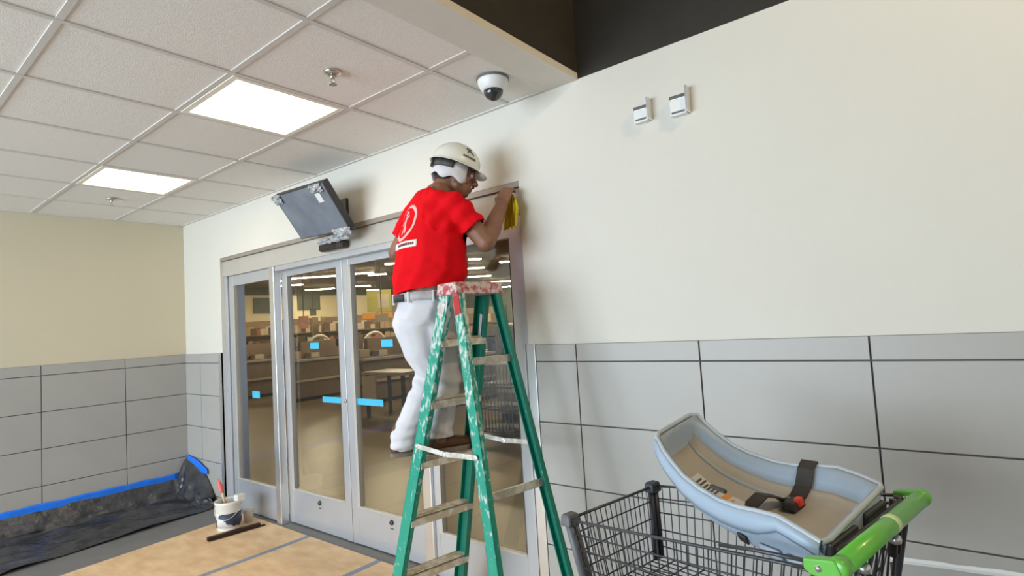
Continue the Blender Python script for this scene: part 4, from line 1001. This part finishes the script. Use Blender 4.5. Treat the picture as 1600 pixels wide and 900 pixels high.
# linear lamps
lamp = thing('linear_light', 'long white linear light hung under the dark store ceiling', 'ceiling light', (0, 0, SH), group='linear lights in the store')
MB().box(-1.2, 1.2, -.09, .09, -.05, -.02).build('diffuser', 'store_lamp', lamp, world=False)
MB().box(-1.22, 1.22, -.10, .10, -.018, .04).build('housing', 'white_plastic', lamp, world=False)
MB().box(-.8, -.78, -.01, .01, .04, .16).box(.78, .8, -.01, .01, .04, .16).build('hanger', 'bezel', lamp, world=False)
LAMPS = [(-18.32, 12.84, 2.18), (-22.74, 14.01, 1.59), (-24.97, 17.38, 1.79), (-16.1, 14.12, 0.92), (-16.42, 15.19, 0.89), (-12.42, 13.04, 0.87), (-22.51, 18.69, 1.02), (-25.12, 21.53, 0.79), (-9.88, 15.23, 0.54), (-12.47, 18.04, 0.95), (-15.71, 21.72, 1.67), (-18.0, 26.45, 2.58), (-9.94, 17.45, 0.64), (-21.87, 31.0, 2.02), (-19.31, 19.76, 1.52), (-14.42, 17.66, 1.3), (-20.43, 12.36, 0.96)]
for gx in (-14.5, -10.0, -5.5, -1.0):  # unseen rows hidden by the door header, added to light the store
    for gy in (7.0, 10.5): LAMPS.append((gx, gy, 2.4))
first = True
for x, y, L in LAMPS:
    if first: o = lamp; first = False
    else: o = copy_tree(lamp, (0, 0, 0), 0)
    o.location = (x, y, SH); o.rotation_euler = (0, 0, .679 if L != 2.4 else 0); o.scale = (L / 2.4, 1, 1)
# wall boards
for k, (y, z0_, z1_, w, lab) in enumerate(((12.6, 2.85, 3.65, .9, 'dark square panel on the cream wall, seen at far left glass'), (14.7, 2.95, 3.85, 1.1, 'dark square panel on the cream wall, beside the door post'), (17.8, 3.10, 3.98, 1.6, 'wide dark panel on the cream wall, seen through the left sliding door'))):
    t = thing('wall_panel', lab, 'panel', (-26.95, y, z0_), group='dark panels on the cream store wall')
    MB().box(-26.99, -26.93, y - w / 2, y + w / 2, z0_, z1_).build('panel_board', 'board_dark', t)
    MB().box(-26.94, -26.90, y - w / 2 - .04, y + w / 2 + .04, z1_, z1_ + .05).build('panel_rail', 'board_dark', t)
# checkout lanes
ck = thing('checkout_counter', 'brown checkout counter with belt and screen, farthest left lane', 'checkout', (-8.2, 5.6, 0), group='checkout lanes in the store')
B = lambda n_, m_, b, par=ck, **k: MB().box(*b).build(n_, m_, par, world=False, **k)
B('body', 'counter_brown', (-.35, .35, -1.5, 1.4, .08, .90)); B('plinth', 'conveyor', (-.32, .32, -1.45, 1.35, 0, .08))
B('counter_top', 'counter_top', (-.40, .40, -1.55, 1.45, .90, .95)); B('conveyor_belt', 'conveyor', (-.22, .22, -1.4, .4, .95, .96))
B('bumper_rail', 'counter_top', (.352, .39, -1.52, 1.42, .44, .49)); B('end_panel', 'counter_tan', (-.30, .30, -1.575, -1.50, .42, .88))
po = B('screen_pole', 'screen_dark', (-.03, .03, .55, .61, .95, 1.38)); B('screen', 'screen_dark', (-.22, .22, .50, .55, 1.22, 1.52), po); B('screen_face', 'counter_tan', (-.19, .19, .492, .50, 1.25, 1.49), po)
B('card_reader', 'screen_dark', (.20, .32, .10, .22, .95, 1.22)); B('scanner', 'screen_dark', (-.15, .18, .68, .95, .95, 1.05))
m = MB(); m.tube([(.1 + .0, 1.0 + .42 * math.cos(a), .95 + .52 * math.sin(a)) for a in [PI * k / 12 for k in range(13)]], .035, 8); m.build('bag_hoop', 'bagwhite', ck, world=False, smooth=True)
B('register', 'screen_dark', (-.20, .10, .98, 1.22, 1.05, 1.32)); B('customer_display', 'screen_dark', (.05, .30, -.15, -.10, 1.18, 1.36)); B('display_pole', 'screen_dark', (.165, .185, -.14, -.11, .95, 1.18))
B('snack_rack', 'shelf_brown', (-.42, -.36, -1.4, -.95, .40, 1.45)); B('bag_stack', 'bagwhite', (.10, .34, 1.15, 1.40, .95, 1.02)); B('carton', 'stock_tan', (-.30, -.02, -1.30, -1.05, .96, 1.12)); B('carton', 'stock_pale', (-.26, .0, -.80, -.58, .96, 1.07))
B('shelf_hutch', 'shelf_brown', (-.40, -.28, -.9, .5, .95, 1.35)); B('receipt_printer', 'bagwhite', (.02, .2, 1.1, 1.3, .95, 1.10))
for x, y, lab in ((-6.1, 5.9, 'brown checkout counter with belt and screen, second lane from left'), (-3.9, 6.2, 'brown checkout counter with belt and screen, middle lane behind the right leaf'), (-1.75, 6.2, 'brown checkout counter with belt and screen, lane behind the man'), (.55, 6.0, 'brown checkout counter with belt and screen, lane behind the ladder')):
    copy_tree(ck, (x, y, 0), 0, lab)
# a small table with a white board leaning by the lanes, and a wire stand
tb = thing('side_table', 'small dark table with pale side panel standing by the checkout lanes', 'table', (-1.75, 4.1, 0))
MB().box(-2.3, -1.2, 3.75, 4.35, .74, .79).build('table_top', 'counter_top', tb)
for x in (-2.25, -1.29):
    for y in (3.79, 4.27): MB().box(x, x + .05, y, y + .05, 0, .74).build('leg', 'conveyor', tb)
MB().box(-2.28, -1.9, 3.74, 3.76, .25, .72).build('side_panel', 'bagwhite', tb)
wr = thing('wire_stand', 'dark wire display stand behind the ladder rear legs', 'display stand', (1.15, 3.6, 0))
m = MB()
for k in range(10): m.tube([(.85 + .06 * k, 3.4, .05), (.85 + .06 * k, 3.4, .95)], .008, 5)
for z in (.05, .35, .65, .95): m.tube([(.85, 3.4, z), (1.39, 3.4, z), (1.39, 3.8, z), (.85, 3.8, z), (.85, 3.4, z)], .01, 5)
m.build('wire_panel', 'bezel', wr)
for z in (.08, .38, .68): MB().box(.87, 1.37, 3.42, 3.78, z, z + .02).build('shelf', 'cart_bumper', wr)
MB().box(.84, 1.40, 3.38, 3.82, .95, .98).build('stand_top', 'counter_top', wr)
# shelving runs behind
sh = thing('shelving_run', 'brown stocked shelving run behind the leftmost checkout lane', 'shelving', (0, 0, 0), group='stocked shelving behind the lanes')
B2 = lambda n_, m_, b, **k: MB().box(*b).build(n_, m_, sh, world=False, **k)
B2('back_panel', 'shelf_brown', (-1.6, 1.6, -.03, .03, 0, 2.1))
for z in (.12, .60, 1.08, 1.56): B2('shelf', 'shelf_brown', (-1.6, 1.6, -.42, -.03, z, z + .03))
for x in (-1.62, 1.59): B2('side_panel', 'shelf_brown', (x, x + .03, -.44, .04, 0, 2.12))
for lvl, z in enumerate((.15, .63, 1.11, 1.59)):
    ms = [MB() for _ in range(4)]; x = -1.55
    while x < 1.4:
        w_ = random.uniform(.10, .24); h_ = random.uniform(.15, .36); random.choice(ms).box(x, x + w_ * .92, -.40 + random.uniform(0, .06), -.08, z, z + h_); x += w_
    for q, mm in enumerate(ms):
        if mm.v: o = mm.build('stock', ('stock_tan', 'stock_brown', 'stock_red', 'stock_pale')[q], sh, world=False); o['kind'] = 'stuff'
sh.location = (-13.5, 8.2, 0); sh.rotation_euler = (0, 0, .6)
for x, y, r, lab in ((-10.6, 10.2, .6, 'brown stocked shelving run behind the second checkout lane'), (-7.7, 12.0, .5, 'brown stocked shelving run left of the meeting door stiles'), (-4.4, 13.4, .4, 'brown stocked shelving run right of the meeting door stiles'), (-.9, 14.4, .25, 'brown stocked shelving run behind the man'), (2.5, 12.0, .1, 'brown stocked shelving run behind the ladder top'), (-17.0, 12.5, .8, 'brown stocked shelving run under the dark wall panels'), (-11.5, 15.5, .6, 'brown stocked shelving run deeper inside the store')):
    copy_tree(sh, (x, y, 0), r, lab)
# columns, posters
cl_ = one('column', 'column_brown', MB().box(-9.6, -9.1, 13.4, 13.9, 0, SH + .15), 'dark square column right of the meeting door stiles', 'column')
one('column', 'store_green', MB().box(-12.3, -11.2, 14.4, 15.5, 0, SH + .15), 'broad olive column beside the meeting door stiles', 'column')
def poster(c, w, h, mt, lab, mt2=None):
    t = thing('hanging_sign', lab, 'sign', c); a = V(.75, .66, 0); n_ = V(.66, -.75, 0); c = Vector(c)
    q = [c + a * x + V(0, 0, z) for x, z in ((-w / 2, -h / 2), (w / 2, -h / 2), (w / 2, h / 2), (-w / 2, h / 2))]
    MB().hexa(q, [p + n_ * -.03 for p in q]).build('sign_board', mt, t)
    if mt2:
        q = [c + n_ * .004 + a * x + V(0, 0, z) for x, z in ((-w * .05, -h * .35), (w * .42, -h * .35), (w * .42, h * .3), (-w * .05, h * .3))]
        MB().hexa(q, [p - n_ * .006 for p in q]).build('sign_print', mt2, t)
    MB().tube([c + V(0, 0, h / 2), V(c.x, c.y, SH + .15)], .012, 5).build('hanger', 'bezel', t)
poster((-6.04, 7.12, 2.30), .64, .57, 'poster_yellow', 'yellow-green sign hanging left of the man', 'poster_white')
poster((-8.57, 6.41, 1.86), .28, .36, 'poster_pink', 'small pink and white sign above the shelving by the meeting stiles')
poster((-5.3, 6.60, 1.82), .34, .20, 'poster_white', 'small white sign below the yellow-green sign')
poster((-11.95, 8.8, 2.30), .22, .27, 'board_dark', 'small dark square sign in front of the cream wall')
poster((-7.2, 7.95, 1.94), .86, .16, 'label_orange', 'long orange sign strip right of the meeting stiles')

# assumed unseen pendant lamp, added to warm the wall right of the bulkhead
wl = thing('assumed_pendant_lamp', 'assumed unseen warm pendant lamp hanging high above the shopping cart', 'lamp', (7.4, -1.0, 3.9))
MB().lathe([(0.03, .22), (.06, .20), (.10, .10), (.19, 0.0), (.185, 0.0), (.09, .09), (.05, .19)], (7.4, -1.0, 3.9), 28).build('shade', 'dark_paint', wl, smooth=True)
MB().lathe([(0.0, .02), (.035, .05), (.04, .09), (.02, .13), (0, .14)], (7.4, -1.0, 3.9), 16).build('bulb', 'assumed_bulb', wl, smooth=True)
MB().tube([(7.4, -1.0, 4.1), (7.4, -1.0, 5.2)], .008, 6).build('cord', 'dark_paint', wl)
pd = bpy.data.lights.new('assumed_pendant_glow', 'POINT'); pd.energy = 110; pd.color = (1.0, .74, .40); pd.shadow_soft_size = .06  # light of the assumed lamp, yellows the upper right wall
po_ = bpy.data.objects.new('assumed_pendant_glow', pd); COL.objects.link(po_); po_.location = (0, 0, -.03); po_.parent = wl
